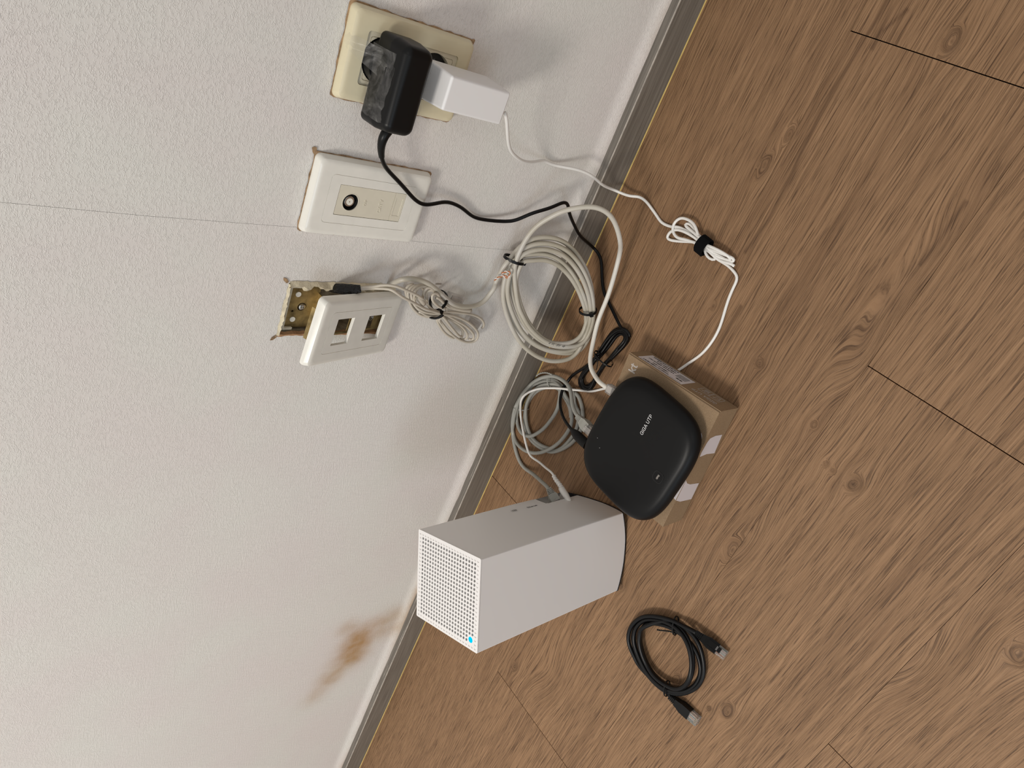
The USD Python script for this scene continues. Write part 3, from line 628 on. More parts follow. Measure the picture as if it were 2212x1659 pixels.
obj('coax_connector', put(con.translate((*HC, 0)), WT(*P1)), 'steel', catv, label='threaded metal coaxial connector')
obj('connector_core', put((cyl(0.0034, 0.0074, 0.0078, 20) - cyl(0.0007, 0, 1, 10)).translate((*HC, 0)), WT(*P1)), 'nylon_white', catv)
TT = WT(*P1)
def on_plate(x, y, z=PT - 0.0003): L = np.eye(4); L[:3, 3] = (x, y, z); return TT @ L
obj('lettering', text('CATV', 0.0036, on_plate(-0.001, -0.0105), depth=0.0003), 'insert_cream', catv, smooth=False, label='raised letters CATV')
obj('lettering', text('TAP', 0.0024, on_plate(0.0, 0.0065), depth=0.0003), 'insert_cream', catv, smooth=False, label='raised letters TAP')

# ------------------------------------------------------------------ recessed wall box and its fittings
wb = thing('wall_box', 'dirty open wall box with gold metal strap and white plugs behind the hanging plate', 'wall box', ((HX0 + HX1) / 2, 0.02, HZ0))
def inb(x0, x1, y0, y1, z0, z1): return bx(x1 - x0, y1 - y0, z1 - z0, ((x0 + x1) / 2, (y0 + y1) / 2, (z0 + z1) / 2))
cup = inb(HX0 - 0.002, HX1 + 0.002, 0.0015, 0.034, HZ0 - 0.002, HZ1 + 0.002) - inb(HX0 + 0.0015, HX1 - 0.0015, -0.01, 0.031, HZ0 + 0.0015, HZ1 - 0.0015)
obj('box_wall', cup, 'mud_plaster', wb, smooth=False)
obj('back_cover', inb(HX0 + 0.0015, HX1 - 0.0015, 0.0305, 0.032, HZ0 + 0.0015, HZ1 - 0.0015), 'mud_plaster', wb, smooth=False)
# gold strap across the top end with screw
sy0 = 0.008
strap = inb(HX0 + 0.0045, HX1 - 0.006, sy0, sy0 + 0.0014, HZ1 - 0.0400, HZ1 - 0.0075)
T0 = lambda x, z: frame((x, sy0, z), (1, 0, 0), (0, 0, 1))
cxm = (HX0 + HX1) / 2
strap = strap - Manifold.cylinder(0.01, 0.0046, 0.0046, 24, True).rotate((90, 0, 0)).translate((cxm - 0.001, sy0, HZ1 - 0.0235)) - Manifold.cylinder(0.01, 0.0012, 0.0012, 16, True).rotate((90, 0, 0)).translate((cxm - 0.006, sy0, HZ1 - 0.0145))
obj('metal_strap', strap, 'gold_zinc', wb, smooth=False, label='gold zinc-plated strap')
obj('strap_fold', inb(HX0 + 0.012, HX1 - 0.014, sy0 - 0.0095, sy0, HZ1 - 0.0395, HZ1 - 0.0382), 'gold_zinc', wb, smooth=False)
sc = put(loft([(rrect(0.0074, 0.0074, 0.0036), 0), (rrect(0.0070, 0.0070, 0.0034), 0.0012), (rrect(0.004, 0.004, 0.0019), 0.002)]) - bx(0.0048, 0.0009, 0.001, (0, 0, 0.0018)) - bx(0.0009, 0.0048, 0.001, (0, 0, 0.0018)), T0(cxm - 0.0008, HZ1 - 0.0235))
obj('screw', sc, 'steel', wb)
for dx in (-0.0155, 0.0135):
    obj('nylon_plug', put(cyl(0.0029, 0, 0.0008, 24), T0(cxm + dx, HZ1 - 0.0165 - 0.0 * dx)), 'nylon_white', wb, label='round white plug')
clip = inb(HX0 + 0.003, HX1 - 0.004, 0.0045, 0.0075, HZ1 - 0.0075, HZ1 - 0.0045) + inb(HX0 + 0.003, HX0 + 0.0062, 0.0045, 0.0075, HZ1 - 0.0165, HZ1 - 0.0045) + inb(HX1 - 0.0072, HX1 - 0.004, 0.0045, 0.0075, HZ1 - 0.0200, HZ1 - 0.0045)
obj('clip_frame', clip, 'bracket_ivory', wb, smooth=False, label='painted U-shaped clip')
# torn wallpaper round the opening
def ragged(p0, p1, inward, wid, n, seed, mat_, name='torn_edge', bulge=0.0015, d0=0.0006):
    rg = np.random.RandomState(seed); V = []; p0, p1 = np.array(p0), np.array(p1)
    for k in range(n + 1):
        s = k / n; q = p0 + (p1 - p0) * s
        w = wid * (0.55 + 0.9 * rg.rand()); o = 0.0016 * (rg.rand() - 0.5)
        inn = np.array(inward)
        V += [(q[0] - inn[0] * (0.0012 + o), -0.0004, q[1] - inn[1] * (0.0012 + o)), (q[0] + inn[0] * w * 0.5, -d0 - bulge * (0.5 + rg.rand()), q[1] + inn[1] * w * 0.5), (q[0] + inn[0] * w, 0.002, q[1] + inn[1] * w)]
    F = []
    for k in range(n):
        for j in range(2):
            a_, b_ = k * 3 + j, (k + 1) * 3 + j; F += [[a_, b_, b_ + 1], [a_, b_ + 1, a_ + 1]]
    t = trimesh.Trimesh(np.array(V), np.array(F), process=False)
    t = trimesh.util.concatenate([t, trimesh.Trimesh(t.vertices + [0, 0.0008, 0], t.faces[:, ::-1], process=False)])
    obj(name, t, mat_, wb, smooth=60)
ragged((HX0, HZ1), (HX1, HZ1), (0, -1), 0.0035, 22, 1, 'torn_paper')
ragged((HX1 + 0.002, HZ1), (HX1 + 0.002, HZ0), (-1, 0), 0.0085, 34, 2, 'torn_paper', bulge=0.0045)
ragged((HX0, HZ1), (HX0, HZ0), (1, 0), 0.0030, 30, 3, 'brown_paper', bulge=0.0006)
for c, d in (((HX0 - 0.003, HZ1 + 0.004), (-0.6, 0.75)), ((HX1 + 0.004, HZ1 + 0.005), (0.7, 0.7))):
    P = np.array([(-0.0040, -0.0012), (0.0005, -0.0018), (0.0036, 0.0002), (0.0012, 0.0016), (-0.0035, 0.0012)])
    obj('torn_edge', put(CrossSection([P]).extrude(0.0006), frame((c[0], -0.0004, c[1]), (d[0], 0, d[1]), (-d[1], 0, d[0]))), 'dirt_brown', wb, smooth=False)

# ------------------------------------------------------------------ hanging plate
HR = np.array([[0.9941,-0.0337,0.1029],[0.0641,0.9492,-0.3080],[-0.0873,0.3128,0.9458]]); HT_ = np.array([-0.0416, -0.0281, 0.3346])
HM = np.eye(4); HM[:3, 0] = HR[:, 0]; HM[:3, 1] = HR[:, 2]; HM[:3, 2] = -HR[:, 1]; HM[:3, 3] = HT_ + HR[:, 1] * PT
hang = thing('blank_wall_plate', 'white two-window wall plate hanging tilted off the wall', 'wall plate', HT_ - np.array([0, 0, PH / 2]))
win = [(-0.0146, 0.0152, 0.0122, 0.0368), (-0.0146, 0.0149, -0.0374, -0.0110)]
hp = bezel(PW, PH, PT) - ring(0.0466, 0.0938, 0.0035, 0.0005, PT - 0.0004, PT + 0.001) - prism(rrect(PW - 0.006, PH - 0.006, 0.004), -0.001, PT - 0.0025)
for x0, x1, y0, y1 in win: hp = hp - bx(x1 - x0, y1 - y0, 0.05, ((x0 + x1) / 2, (y0 + y1) / 2, 0))
obj('plate', put(hp, HM), 'white_plate', hang)
for x0, x1, y0, y1 in win:
    fr = bx(x1 - x0 + 0.0012, y1 - y0 + 0.0012, 0.0012, ((x0 + x1) / 2, (y0 + y1) / 2, PT - 0.0030)) - bx(x1 - x0, y1 - y0, 0.05, ((x0 + x1) / 2, (y0 + y1) / 2, 0))
    obj('window_rim', put(fr, HM), 'nylon_white', hang, smooth=False)
yk = bx(0.030, 0.104, 0.0012, (0.006, 0.004, -0.0015)) - bx(0.022, 0.034, 0.05, (0.004, 0.022, 0)) - bx(0.022, 0.022, 0.05, (0.004, -0.024, 0))
obj('mounting_strap', put(yk, HM), 'gold_zinc', hang, smooth=False, label='gold metal mounting strap behind the plate')
obj('strap_end', put(bx(0.034, 0.0016, 0.012, (0.004, 0.0555, -0.004)) + bx(0.034, 0.004, 0.002, (0.004, 0.0580, -0.001)), HM), 'gold_zinc', hang, smooth=False)
obj('side_block', put(bx(0.030, 0.005, 0.010, (0.004, 0.0530, 0.0000)), HM), 'insert_cream', hang, smooth=False)
x0, x1, y0, y1 = win[1]
jk = bx(x1 - x0 - 0.003, 0.0082, 0.010, ((x0 + x1) / 2 - 0.002, y1 - 0.0050, -0.004)) - bx(0.008, 0.003, 0.02, ((x0 + x1) / 2 + 0.001, y1 - 0.0050, 0)) - bx(0.004, 0.0045, 0.02, ((x0 + x1) / 2 + 0.001, y1 - 0.0050, 0))
obj('jack_module', put(jk, HM), 'insert_cream', hang, smooth=False, label='cream jack module behind the window')
obj('spring_coil', put(trimesh.util.concatenate([trimesh.creation.torus(0.0036, 0.0005, 20, 6).apply_translation([(x0 + x1) / 2 + 0.0055, y0 + 0.0050, -0.003 - 0.0013 * k]) for k in range(3)]), HM), 'steel', hang)

# ------------------------------------------------------------------ black adapter with peeling film, and its cord
adp = thing('power_adapter', 'black plug-in power adapter with peeling clear film and long black cord', 'power adapter', (0.204, -0.035, 0.357))
AX0, AX1, AY0, AY1, AZ0, AZ1 = (0.166, 0.2405, -0.0555, -0.015, 0.356, 0.389)
def rounded(x0, x1, y0, y1, z0, z1, r): return rbox(x1 - x0, y1 - y0, z1 - z0, r, 20).translate(((x0 + x1) / 2, (y0 + y1) / 2, (z0 + z1) / 2))
s_ = Manifold.sphere(0.008, 24); s2_ = Manifold.sphere(0.0050, 20)
ad = Manifold.batch_hull([s_.translate((x, AY0 + 0.008, z)) for x in (AX0 + 0.0095, AX1 - 0.0095) for z in (AZ0 + 0.008, AZ1 - 0.0105)] + [s2_.translate((x, AY1 - 0.005, z)) for x in (AX0 + 0.0055, AX1 - 0.0055) for z in (AZ0 + 0.0065, AZ1 - 0.0050)] + [s_.translate((x, AY0 + 0.020, z)) for x in (AX0 + 0.0080, AX1 - 0.0080) for z in (AZ0 + 0.008, AZ1 - 0.0080)])
obj('body', ad, 'black_plastic', adp, smooth=50)
obj('plug', Manifold.cylinder(0.0165, 0.0186, 0.0180, 48).rotate((90, 0, 0)).translate((P2[0] + S1[0] - 0.0005, -0.0022, P2[1] + S1[1])), 'black_plastic', adp, smooth=40, label='round plug in the socket')
def film_sheet(nu, nv, f):
    V = np.array([[f(u, v) for v in np.linspace(0, 1, nv)] for u in np.linspace(0, 1, nu)]).reshape(-1, 3); F = []
    for i in range(nu - 1):
        for j in range(nv - 1):
            p = i * nv + j; F += [[p, p + nv, p + nv + 1], [p, p + nv + 1, p + 1]]
    return trimesh.Trimesh(V, np.array(F), process=False)
def filmf(u, v):
    x = AX0 + 0.002 + u * (AX1 - AX0 - 0.014); y = AY1 - 0.001 + v * (AY0 - AY1 + 0.0055)
    w = meshkit.fbm(np.array([x * 120, y * 160, 1.0]), 3, seed=6)
    lift = 0.0006 + 0.0022 * w * max(0, 1 - abs(v - 0.5) * 1.6)
    drop = 0.007 * max(0, (0.12 - u) / 0.12) ** 2
    z = AZ1 - 0.0006 - 0.0040 * (max(0, v - 0.35) / 0.65) ** 2 + lift - drop + 0.012 * max(0, u - 0.55) ** 1.5 * max(0, 0.8 - v)
    return (x, y, z)
obj('film', film_sheet(30, 20, filmf), 'film', adp, smooth=True, label='crinkled clear protective film')
def flapf(u, v):
    # loose tongue of film lifting off towards the socket plate
    x = 0.2060 + 0.021 * v * (1 - 0.45 * u) + 0.011 * u; y = -0.030 + 0.024 * u; z = AZ1 + 0.0008 + 0.022 * u ** 1.3 + 0.002 * math.sin(7 * v + 4 * u)
    return (x, y, z)
obj('film', film_sheet(14, 8, flapf), 'film', adp, smooth=True)
for u0, u1, v0, v1 in ((AX0 + 0.008, AX0 + 0.030, AY1 - 0.008, AY1 - 0.020), (AX0 + 0.036, AX0 + 0.050, AY1 - 0.007, AY1 - 0.024)):
    obj('rating_label', rounded(u0, u1, v1, v0, AZ1 - 0.0010, AZ1 + 0.0002, 0.0005), 'black_plastic', adp, smooth=40)
def filmside(u, v):
    x = AX0 + 0.004 + u * (AX1 - AX0 - 0.010); z = AZ0 + 0.001 - 0.0006 * math.sin(u * 23); y = AY0 + 0.003 + v * 0.02
    return (x, y + 0.0005 * math.sin(31 * u), z - 0.0012)
obj('film', film_sheet(24, 6, filmside), 'film', adp, smooth=True)
cordpts = np.array([[0.1661,-0.0360,0.3700],[0.1600,-0.0360,0.3723],[0.1515,-0.0330,0.3703],[0.1403,-0.0280,0.3636],[0.1287,-0.0210,0.3507],[0.1184,-0.0170,0.3337],[0.1084,-0.0150,0.3175],[0.0994,-0.0145,0.3022],[0.0966,-0.0135,0.2880],[0.0996,-0.0080,0.2630],[0.0982,-0.0060,0.2475],[0.0940,-0.0050,0.2336],[0.0872,-0.0040,0.2175],[0.0845,-0.0040,0.2002],[0.0881,-0.0100,0.1693],[0.0933,-0.0140,0.1591],[0.1048,-0.0200,0.1467],[0.1156,-0.0240,0.1267],[0.1234,-0.0240,0.1107],[0.1241,-0.0235,0.1042],[0.1217,-0.0230,0.0987],[0.1144,-0.0220,0.0914],[0.0960,-0.0180,0.0664],[0.0819,-0.0160,0.0432],[0.0668,-0.0148,0.0060],[0.0603,-0.0270,0.0030],[0.0455,-0.0389,0.0026],[0.0254,-0.0559,0.0026],[0.0176,-0.0710,0.0030],[0.0091,-0.0905,0.0050],[0.0030,-0.1109,0.0090]])
bund = np.array([[0.0040,-0.1104,0.0090],[0.0042,-0.1187,0.0080],[-0.0011,-0.1222,0.0060],[-0.0115,-0.1218,0.0040],[-0.0258,-0.1181,0.0050],[-0.0413,-0.1129,0.0050],[-0.0525,-0.1081,0.0040],[-0.0645,-0.1062,0.0035],[-0.0781,-0.1049,0.0026],[-0.0909,-0.1049,0.0026],[-0.0994,-0.0987,0.0026],[-0.1029,-0.0892,0.0026],[-0.0971,-0.0816,0.0026],[-0.0860,-0.0816,0.0030],[-0.0710,-0.0860,0.0040],[-0.0569,-0.0894,0.0060],[-0.0424,-0.0926,0.0070],[-0.0261,-0.0936,0.0060],[-0.0135,-0.0946,0.0040],[-0.0044,-0.0987,0.0030],[0.0015,-0.1066,0.0030],[0.0009,-0.1162,0.0035],[-0.0045,-0.1209,0.0050],[-0.0142,-0.1200,0.0070],[-0.0286,-0.1162,0.0080],[-0.0429,-0.1128,0.0085],[-0.0585,-0.1080,0.0070],[-0.0755,-0.1043,0.0060],[-0.0894,-0.1039,0.0060],[-0.0952,-0.0983,0.0060],[-0.0954,-0.0915,0.0060],[-0.0883,-0.0872,0.0060],[-0.0726,-0.0900,0.0070],[-0.0562,-0.0942,0.0090],[-0.0418,-0.0974,0.0090],[-0.0268,-0.0991,0.0080],[-0.0127,-0.1012,0.0070],[-0.0026,-0.1065,0.0070],[0.0000,-0.1147,0.0075],[-0.0032,-0.1201,0.0090],[-0.0143,-0.1196,0.0100],[-0.0269,-0.1160,0.0100],[-0.0394,-0.1140,0.0110],[-0.0523,-0.1092,0.0100],[-0.0680,-0.1071,0.0080],[-0.0819,-0.1054,0.0065],[-0.0950,-0.1039,0.0060],[-0.0977,-0.0974,0.0070],[-0.0953,-0.0890,0.0070],[-0.0877,-0.0865,0.0080],[-0.0733,-0.0901,0.0090],[-0.0610,-0.0936,0.0100],[-0.0505,-0.0959,0.0110]])
tail = np.array([[-0.0412,-0.0967,0.0110],[-0.0484,-0.0945,0.0110],[-0.0597,-0.0897,0.0080],[-0.0726,-0.0824,0.0040],[-0.0851,-0.0748,0.0026],[-0.0951,-0.0691,0.0026],[-0.1032,-0.0661,0.0030],[-0.1118,-0.0652,0.0040],[-0.1173,-0.0657,0.0070],[-0.1220,-0.0681,0.0100],[-0.1285,-0.0718,0.0130],[-0.1335,-0.0787,0.0180],[-0.0353,-0.1066,0.0000]])[:-1]
tail = np.vstack([tail, np.array([[-0.1356,-0.0908,0.0270],[-0.1381,-0.1032,0.0330],[-0.1380,-0.1172,0.0390],[-0.1370,-0.1283,0.0430],[-0.1359,-0.1357,0.0460]])])
bund2 = np.array([[-0.0576,-0.0926,0.0030],[-0.0435,-0.0965,0.0035],[-0.0285,-0.1007,0.0040],[-0.0150,-0.1031,0.0040],[-0.0057,-0.1078,0.0040],[-0.0037,-0.1143,0.0045],[-0.0093,-0.1186,0.0060],[-0.0203,-0.1183,0.0090],[-0.0327,-0.1162,0.0110],[-0.0451,-0.1133,0.0110],[-0.0564,-0.1097,0.0090],[-0.0685,-0.1066,0.0060],[-0.0817,-0.1035,0.0035],[-0.0923,-0.0989,0.0026],[-0.0978,-0.0931,0.0026],[-0.0973,-0.0852,0.0026],[-0.0911,-0.0808,0.0026],[-0.0780,-0.0825,0.0030],[-0.0644,-0.0865,0.0040],[-0.0551,-0.0896,0.0050],[-0.0402,-0.0932,0.0080],[-0.0237,-0.0959,0.0090],[-0.0110,-0.0998,0.0090],[-0.0015,-0.1055,0.0090],[0.0027,-0.1122,0.0090],[0.0013,-0.1193,0.0090],[-0.0032,-0.1240,0.0100],[-0.0132,-0.1240,0.0110],[-0.0253,-0.1210,0.0120],[-0.0369,-0.1176,0.0120]])
cord_ = trimesh.util.concatenate([tube(bund2, 0.0020, 10), tube(np.vstack([cordpts, bund[:3]]), 0.0020, 10), tube(bund, 0.0020, 10), tube(tail, 0.0020, 10)])
obj('cord', cord_, 'black_cord', adp, smooth=True, label='black cord with a tied bundle ending at the modem')
obj('strain_relief', tube(cordpts[:4], [0.0046, 0.0042, 0.0034, 0.0026], 14, step=0.002), 'black_plastic', adp, smooth=40)
pe = np.array([[-0.1358,-0.1315,0.0450],[-0.1353,-0.1383,0.0470],[-0.1348,-0.1433,0.0480],[-0.1344,-0.1538,0.0490],[-0.1334,-0.1662,0.0500]])
obj('end_plug', tube(pe, [0.0022, 0.0046, 0.0064, 0.0068, 0.0068], 16, step=0.002, flat=0.72), 'black_plastic', adp, smooth=40, label='thick plug at the modem')
bt_ = np.array([[-0.0472,-0.1023,0.0100],[-0.0519,-0.0863,0.0060],[-0.0478,-0.1135,0.0060]])
ax_ = np.array([[-0.0331,-0.1038,0.0100],[-0.0616,-0.1007,0.0100]]); ax_ = ax_[1] - ax_[0]
tie = thing('twist_tie', 'thin black twist tie round the black cord bundle beside the cardboard box', 'cable tie', np.array([[-0.0521,-0.0958,0.0000]])[0])
obj('loop', ringband(bt_[0] - [0, 0, 0.004], ax_, bt_[2] - bt_[1], 0.0160, 0.0095, 0.0018, 0.0007), 'black_tie', tie, smooth=False)
obj('twisted_end', trimesh.util.concatenate([tube(np.array([[-0.0507,-0.0885,0.0090],[-0.0446,-0.0941,0.0130],[-0.0424,-0.0961,0.0130]]), 0.0007, 6), tube(np.array([[-0.0483,-0.0963,0.0140],[-0.0529,-0.1015,0.0130],[-0.0620,-0.1026,0.0100],[-0.0652,-0.1019,0.0090]]), 0.0005, 6)]), 'black_tie', tie)

# ------------------------------------------------------------------ white charger and its cord
chg = thing('wall_charger', 'white block charger with long white cord running to the tower router', 'charger', (0.2125, -0.03, 0.27))
CX0, CX1, CYF, CYB, CZ0, CZ1 = (0.1975, 0.227, -0.058, -0.0185, 0.27, 0.3385)
s3 = Manifold.sphere(0.0024, 16)
cb = Manifold.batch_hull([s3.translate((x, CYF + 0.0024, z)) for x in (CX0 + 0.0024, CX1 - 0.0024) for z in (CZ0 + 0.0024, CZ1 - 0.0024)] + [s3.translate((x, CYB - 0.0024, z)) for x in (CX0 + 0.0010, CX1 - 0.0000) for z in (CZ0 + 0.0030, CZ1 - 0.0010)])
obj('body', cb, 'charger_white', chg, smooth=40)
nk = Manifold.hull_points(np.array([(x, y, z) for y, dx, z0, z1 in ((CYB - 0.003, 0.013, CZ1 - 0.040, CZ1 - 0.001), (-0.0025, 0.0125, P2[1] - 0.0245 - 0.013, P2[1] - 0.0245 + 0.013)) for x in (P2[0] - dx, P2[0] + dx) for z in (z0, z1)]))
obj('plug_neck', nk, 'charger_white', chg, smooth=False)
wc = np.array([[0.2072,-0.0460,0.2597],[0.2039,-0.0460,0.2563],[0.1925,-0.0430,0.2468],[0.1733,-0.0330,0.2259],[0.1659,-0.0280,0.2110],[0.1609,-0.0220,0.1927],[0.1596,-0.0140,0.1698],[0.1613,-0.0060,0.1479],[0.1608,-0.0045,0.1400],[0.1591,-0.0050,0.1251],[0.1616,-0.0140,0.1026],[0.1605,-0.0210,0.0802],[0.1529,-0.0220,0.0549],[0.1473,-0.0180,0.0200],[0.1491,-0.0348,0.0120],[0.1528,-0.0454,0.0080],[0.1521,-0.0550,0.0050],[0.1483,-0.0653,0.0030],[0.1436,-0.0770,0.0020],[0.1403,-0.0865,0.0020],[0.1402,-0.0951,0.0020],[0.1423,-0.1045,0.0030]])
loops = [np.array(q) for q in (
    [[0.1424,-0.1047,0.0030],[0.1469,-0.1206,0.0040],[0.1462,-0.1359,0.0050],[0.1449,-0.1462,0.0060],[0.1438,-0.1595,0.0070],[0.1461,-0.1754,0.0080],[0.1478,-0.1883,0.0070],[0.1475,-0.1968,0.0050],[0.1450,-0.1962,0.0040],[0.1428,-0.1847,0.0040],[0.1422,-0.1699,0.0060]],
    [[0.1483,-0.1494,0.0100],[0.1541,-0.1414,0.0100],[0.1589,-0.1325,0.0090],[0.1592,-0.1203,0.0070],[0.1559,-0.1111,0.0060],[0.1478,-0.1069,0.0060],[0.1396,-0.1097,0.0060],[0.1359,-0.1191,0.0070],[0.1381,-0.1293,0.0080],[0.1415,-0.1446,0.0080],[0.1444,-0.1554,0.0090]],
    [[0.1418,-0.1525,0.0050],[0.1408,-0.1421,0.0040],[0.1365,-0.1311,0.0020],[0.1287,-0.1126,0.0020],[0.1284,-0.1050,0.0020],[0.1346,-0.1050,0.0030],[0.1425,-0.1134,0.0050],[0.1460,-0.1288,0.0070],[0.1460,-0.1444,0.0070],[0.1457,-0.1549,0.0070]],
    [[0.1497,-0.1525,0.0120],[0.1505,-0.1396,0.0090],[0.1513,-0.1264,0.0060],[0.1527,-0.1209,0.0050],[0.1550,-0.1226,0.0040],[0.1530,-0.1350,0.0050],[0.1505,-0.1481,0.0090],[0.1489,-0.1591,0.0110]],
    [[0.1417,-0.1578,0.0050],[0.1368,-0.1619,0.0040],[0.1344,-0.1695,0.0030],[0.1365,-0.1748,0.0030],[0.1395,-0.1752,0.0040],[0.1428,-0.1685,0.0070],[0.1448,-0.1603,0.0090]],
    [[0.1468,-0.1604,0.0110],[0.1484,-0.1743,0.0110],[0.1485,-0.1876,0.0090],[0.1467,-0.1932,0.0060],[0.1440,-0.1904,0.0040],[0.1417,-0.1795,0.0050],[0.1409,-0.1674,0.0060],[0.1432,-0.1582,0.0070]],
    [[0.1408,-0.1590,0.0060],[0.1407,-0.1699,0.0070],[0.1386,-0.1815,0.0050],[0.1408,-0.1915,0.0050],[0.1417,-0.2009,0.0040]])]
wt = np.array([[0.1440,-0.1601,0.0080],[0.1399,-0.1707,0.0050],[0.1381,-0.1804,0.0030],[0.1380,-0.1913,0.0020],[0.1359,-0.2024,0.0020],[0.1320,-0.2094,0.0020],[0.1214,-0.2117,0.0020],[0.1055,-0.2139,0.0020],[0.0890,-0.2180,0.0020],[0.0734,-0.2214,0.0020],[0.0571,-0.2219,0.0020],[0.0362,-0.2181,0.0020],[0.0183,-0.2101,0.0020],[0.0051,-0.2038,0.0018]])
wt = np.vstack([wt, np.array([[-0.0126,-0.1925,0.0017],[-0.0389,-0.1688,0.0017],[-0.0658,-0.1430,0.0017]]), np.array([[-0.0808,-0.1232,0.0018],[-0.0958,-0.1082,0.0020],[-0.1037,-0.0963,0.0030],[-0.1099,-0.0849,0.0070],[-0.1158,-0.0746,0.0100],[-0.1222,-0.0635,0.0110],[-0.1342,-0.0457,0.0130],[-0.1442,-0.0332,0.0140],[-0.1552,-0.0236,0.0160],[-0.1637,-0.0210,0.0231],[-0.1743,-0.0200,0.0234],[-0.1871,-0.0200,0.0182],[-0.2041,-0.0200,0.0091],[-0.2139,-0.0335,0.0120],[-0.2264,-0.0470,0.0120],[-0.2357,-0.0573,0.0110],[-0.2410,-0.0668,0.0100],[-0.2368,-0.0840,0.0120]]), np.array([[-0.2296,-0.1054,0.0190],[-0.2220,-0.1219,0.0270],[-0.2209,-0.1319,0.0300]])])
obj('cord', trimesh.util.concatenate([tube(np.vstack([wc, loops[0][1:3]]), 0.00175, 10)] + [tube(l, 0.00175, 10) for l in loops] + [tube(wt, 0.00170, 10)]), 'white_cord', chg, smooth=True, label='thin white cord with a gathered loop bundle')
bo_ = np.array([[-0.2206,-0.1303,0.0300],[-0.2233,-0.1393,0.0300],[-0.2246,-0.1473,0.0300],[-0.2257,-0.1499,0.0300],[-0.2281,-0.1566,0.0300],[-0.2294,-0.1633,0.0300],[-0.2302,-0.1667,0.0300],[-0.2317,-0.1718,0.0300]])
def ribbed(P, r0, r1, nr, seg=14):
    Q = smoothpath(P, 0.0006); out = []; L = len(Q)
    rr = np.linspace(r0, r1, L)
    for k in range(L):
        ph = (k / L * nr) % 1.0
        if ph > 0.62: rr[k] *= 0.80
    return tube(Q, rr, seg, smooth=False)
obj('cord_sleeve', ribbed(bo_[:4], 0.0029, 0.0038, 6), 'white_cord', chg, smooth=35, label='ribbed sleeve behind the round plug')
obj('barrel_plug', tube(bo_[3:], [0.0043, 0.0046, 0.0045, 0.0036, 0.0036], 18, step=0.0015), 'white_cord', chg, smooth=40, label='white round plug entering the router')
va = np.array([[0.1443,-0.1565,0.0080],[0.1460,-0.1417,0.0080],[0.1427,-0.1710,0.0080]])
vel = thing('cable_strap', 'black fabric strap gathering the white cord on the planks', 'cable strap', np.array([[0.1426,-0.1519,0.0000]])[0])
dv = va[2] - va[1]
obj('band', ringband(va[0], dv, [0, 0, 1], 0.0078, 0.0098, 0.0120, 0.0014, 48), 'velcro_black', vel, smooth=40)
obj('strap_tail', ringband(va[0] + dv / np.linalg.norm(dv) * 0.0015, dv, [0, 0, 1], 0.0090, 0.0112, 0.0120, 0.0012, 24, -0.9, 1.2), 'velcro_black', vel, smooth=40)

# ------------------------------------------------------------------ network plug kit
def rj45(parent, P0, P1, up, boot, cable_r, clear_len=0.011, ribs=4, wires=False, hood=0.004, names=('boot', 'clear_plug', 'latch')):
    """boot from P0 towards P1, modular plug beyond it; up points to the latch side."""
    P0, P1 = np.array(P0), np.array(P1); d = P1 - P0; L = np.linalg.norm(d); d /= L
    T = frame(P0, d, np.cross(up, d))                              # x along, y across, z up
    lb = L
    b = Manifold.batch_hull([bx(0.001, 0.0062, 0.0060, (0.0005, 0, 0)), bx(0.001, 0.0098, 0.0078, (lb * 0.45, 0, 0))])
    for k in range(ribs): b = b - (bx(0.0010, 0.02, 0.02, (0.0022 + 0.0021 * k, 0, 0)) - bx(0.0012, 0.0040, 0.0052, (0.0022 + 0.0021 * k, 0, 0)) - bx(0.0012, 0.02, 0.0018, (0.0022 + 0.0021 * k, 0, 0.0)))
    b = b + Manifold.batch_hull([bx(0.001, 0.0098, 0.0078, (lb * 0.45, 0, 0)), bx(0.001, 0.0128, 0.0092, (lb * 0.62, 0, 0)), bx(0.001, 0.0128, 0.0092, (lb - 0.0005, 0, 0))])
    if hood: b = b + Manifold.batch_hull([bx(0.001, 0.006, 0.002, (lb * 0.6, 0, 0.0048)), bx(0.001, 0.006, 0.0022, (lb + hood, 0, 0.0068))])
    obj(names[0], put(b, T), boot, parent, smooth=False)
    c = Manifold.batch_hull([bx(0.0004, 0.0117, 0.0082, (lb - 0.002, 0, 0)), bx(0.0004, 0.0113, 0.0080, (lb + clear_len, 0, 0))])
    obj(names[1], put(c, T), 'clear_plastic', parent, smooth=False)
    obj(names[2], put(Manifold.batch_hull([bx(0.0008, 0.0058, 0.0012, (lb + clear_len - 0.001, 0, 0.0044)), bx(0.0008, 0.0050, 0.0012, (lb - 0.001, 0, 0.0072))]), T), 'clear_plastic', parent, smooth=False)
    if wires:
        for k in range(8):
            y = (k - 3.5) * 0.00125
            obj('wire', put(tube([(lb - 0.001, y, 0.0005), (lb + clear_len - 0.0015, y, 0.0005)], 0.0005, 6, smooth=False), T), ('white_wire', 'orange_wire', 'white_wire', 'green_wire')[k % 4], parent)
        obj('contacts', put([bx(0.003, 0.0004, 0.0012, (lb + clear_len - 0.0022, (k - 3.5) * 0.00105, -0.0030)) for k in range(8)], T), 'gold_zinc', parent, smooth=False)

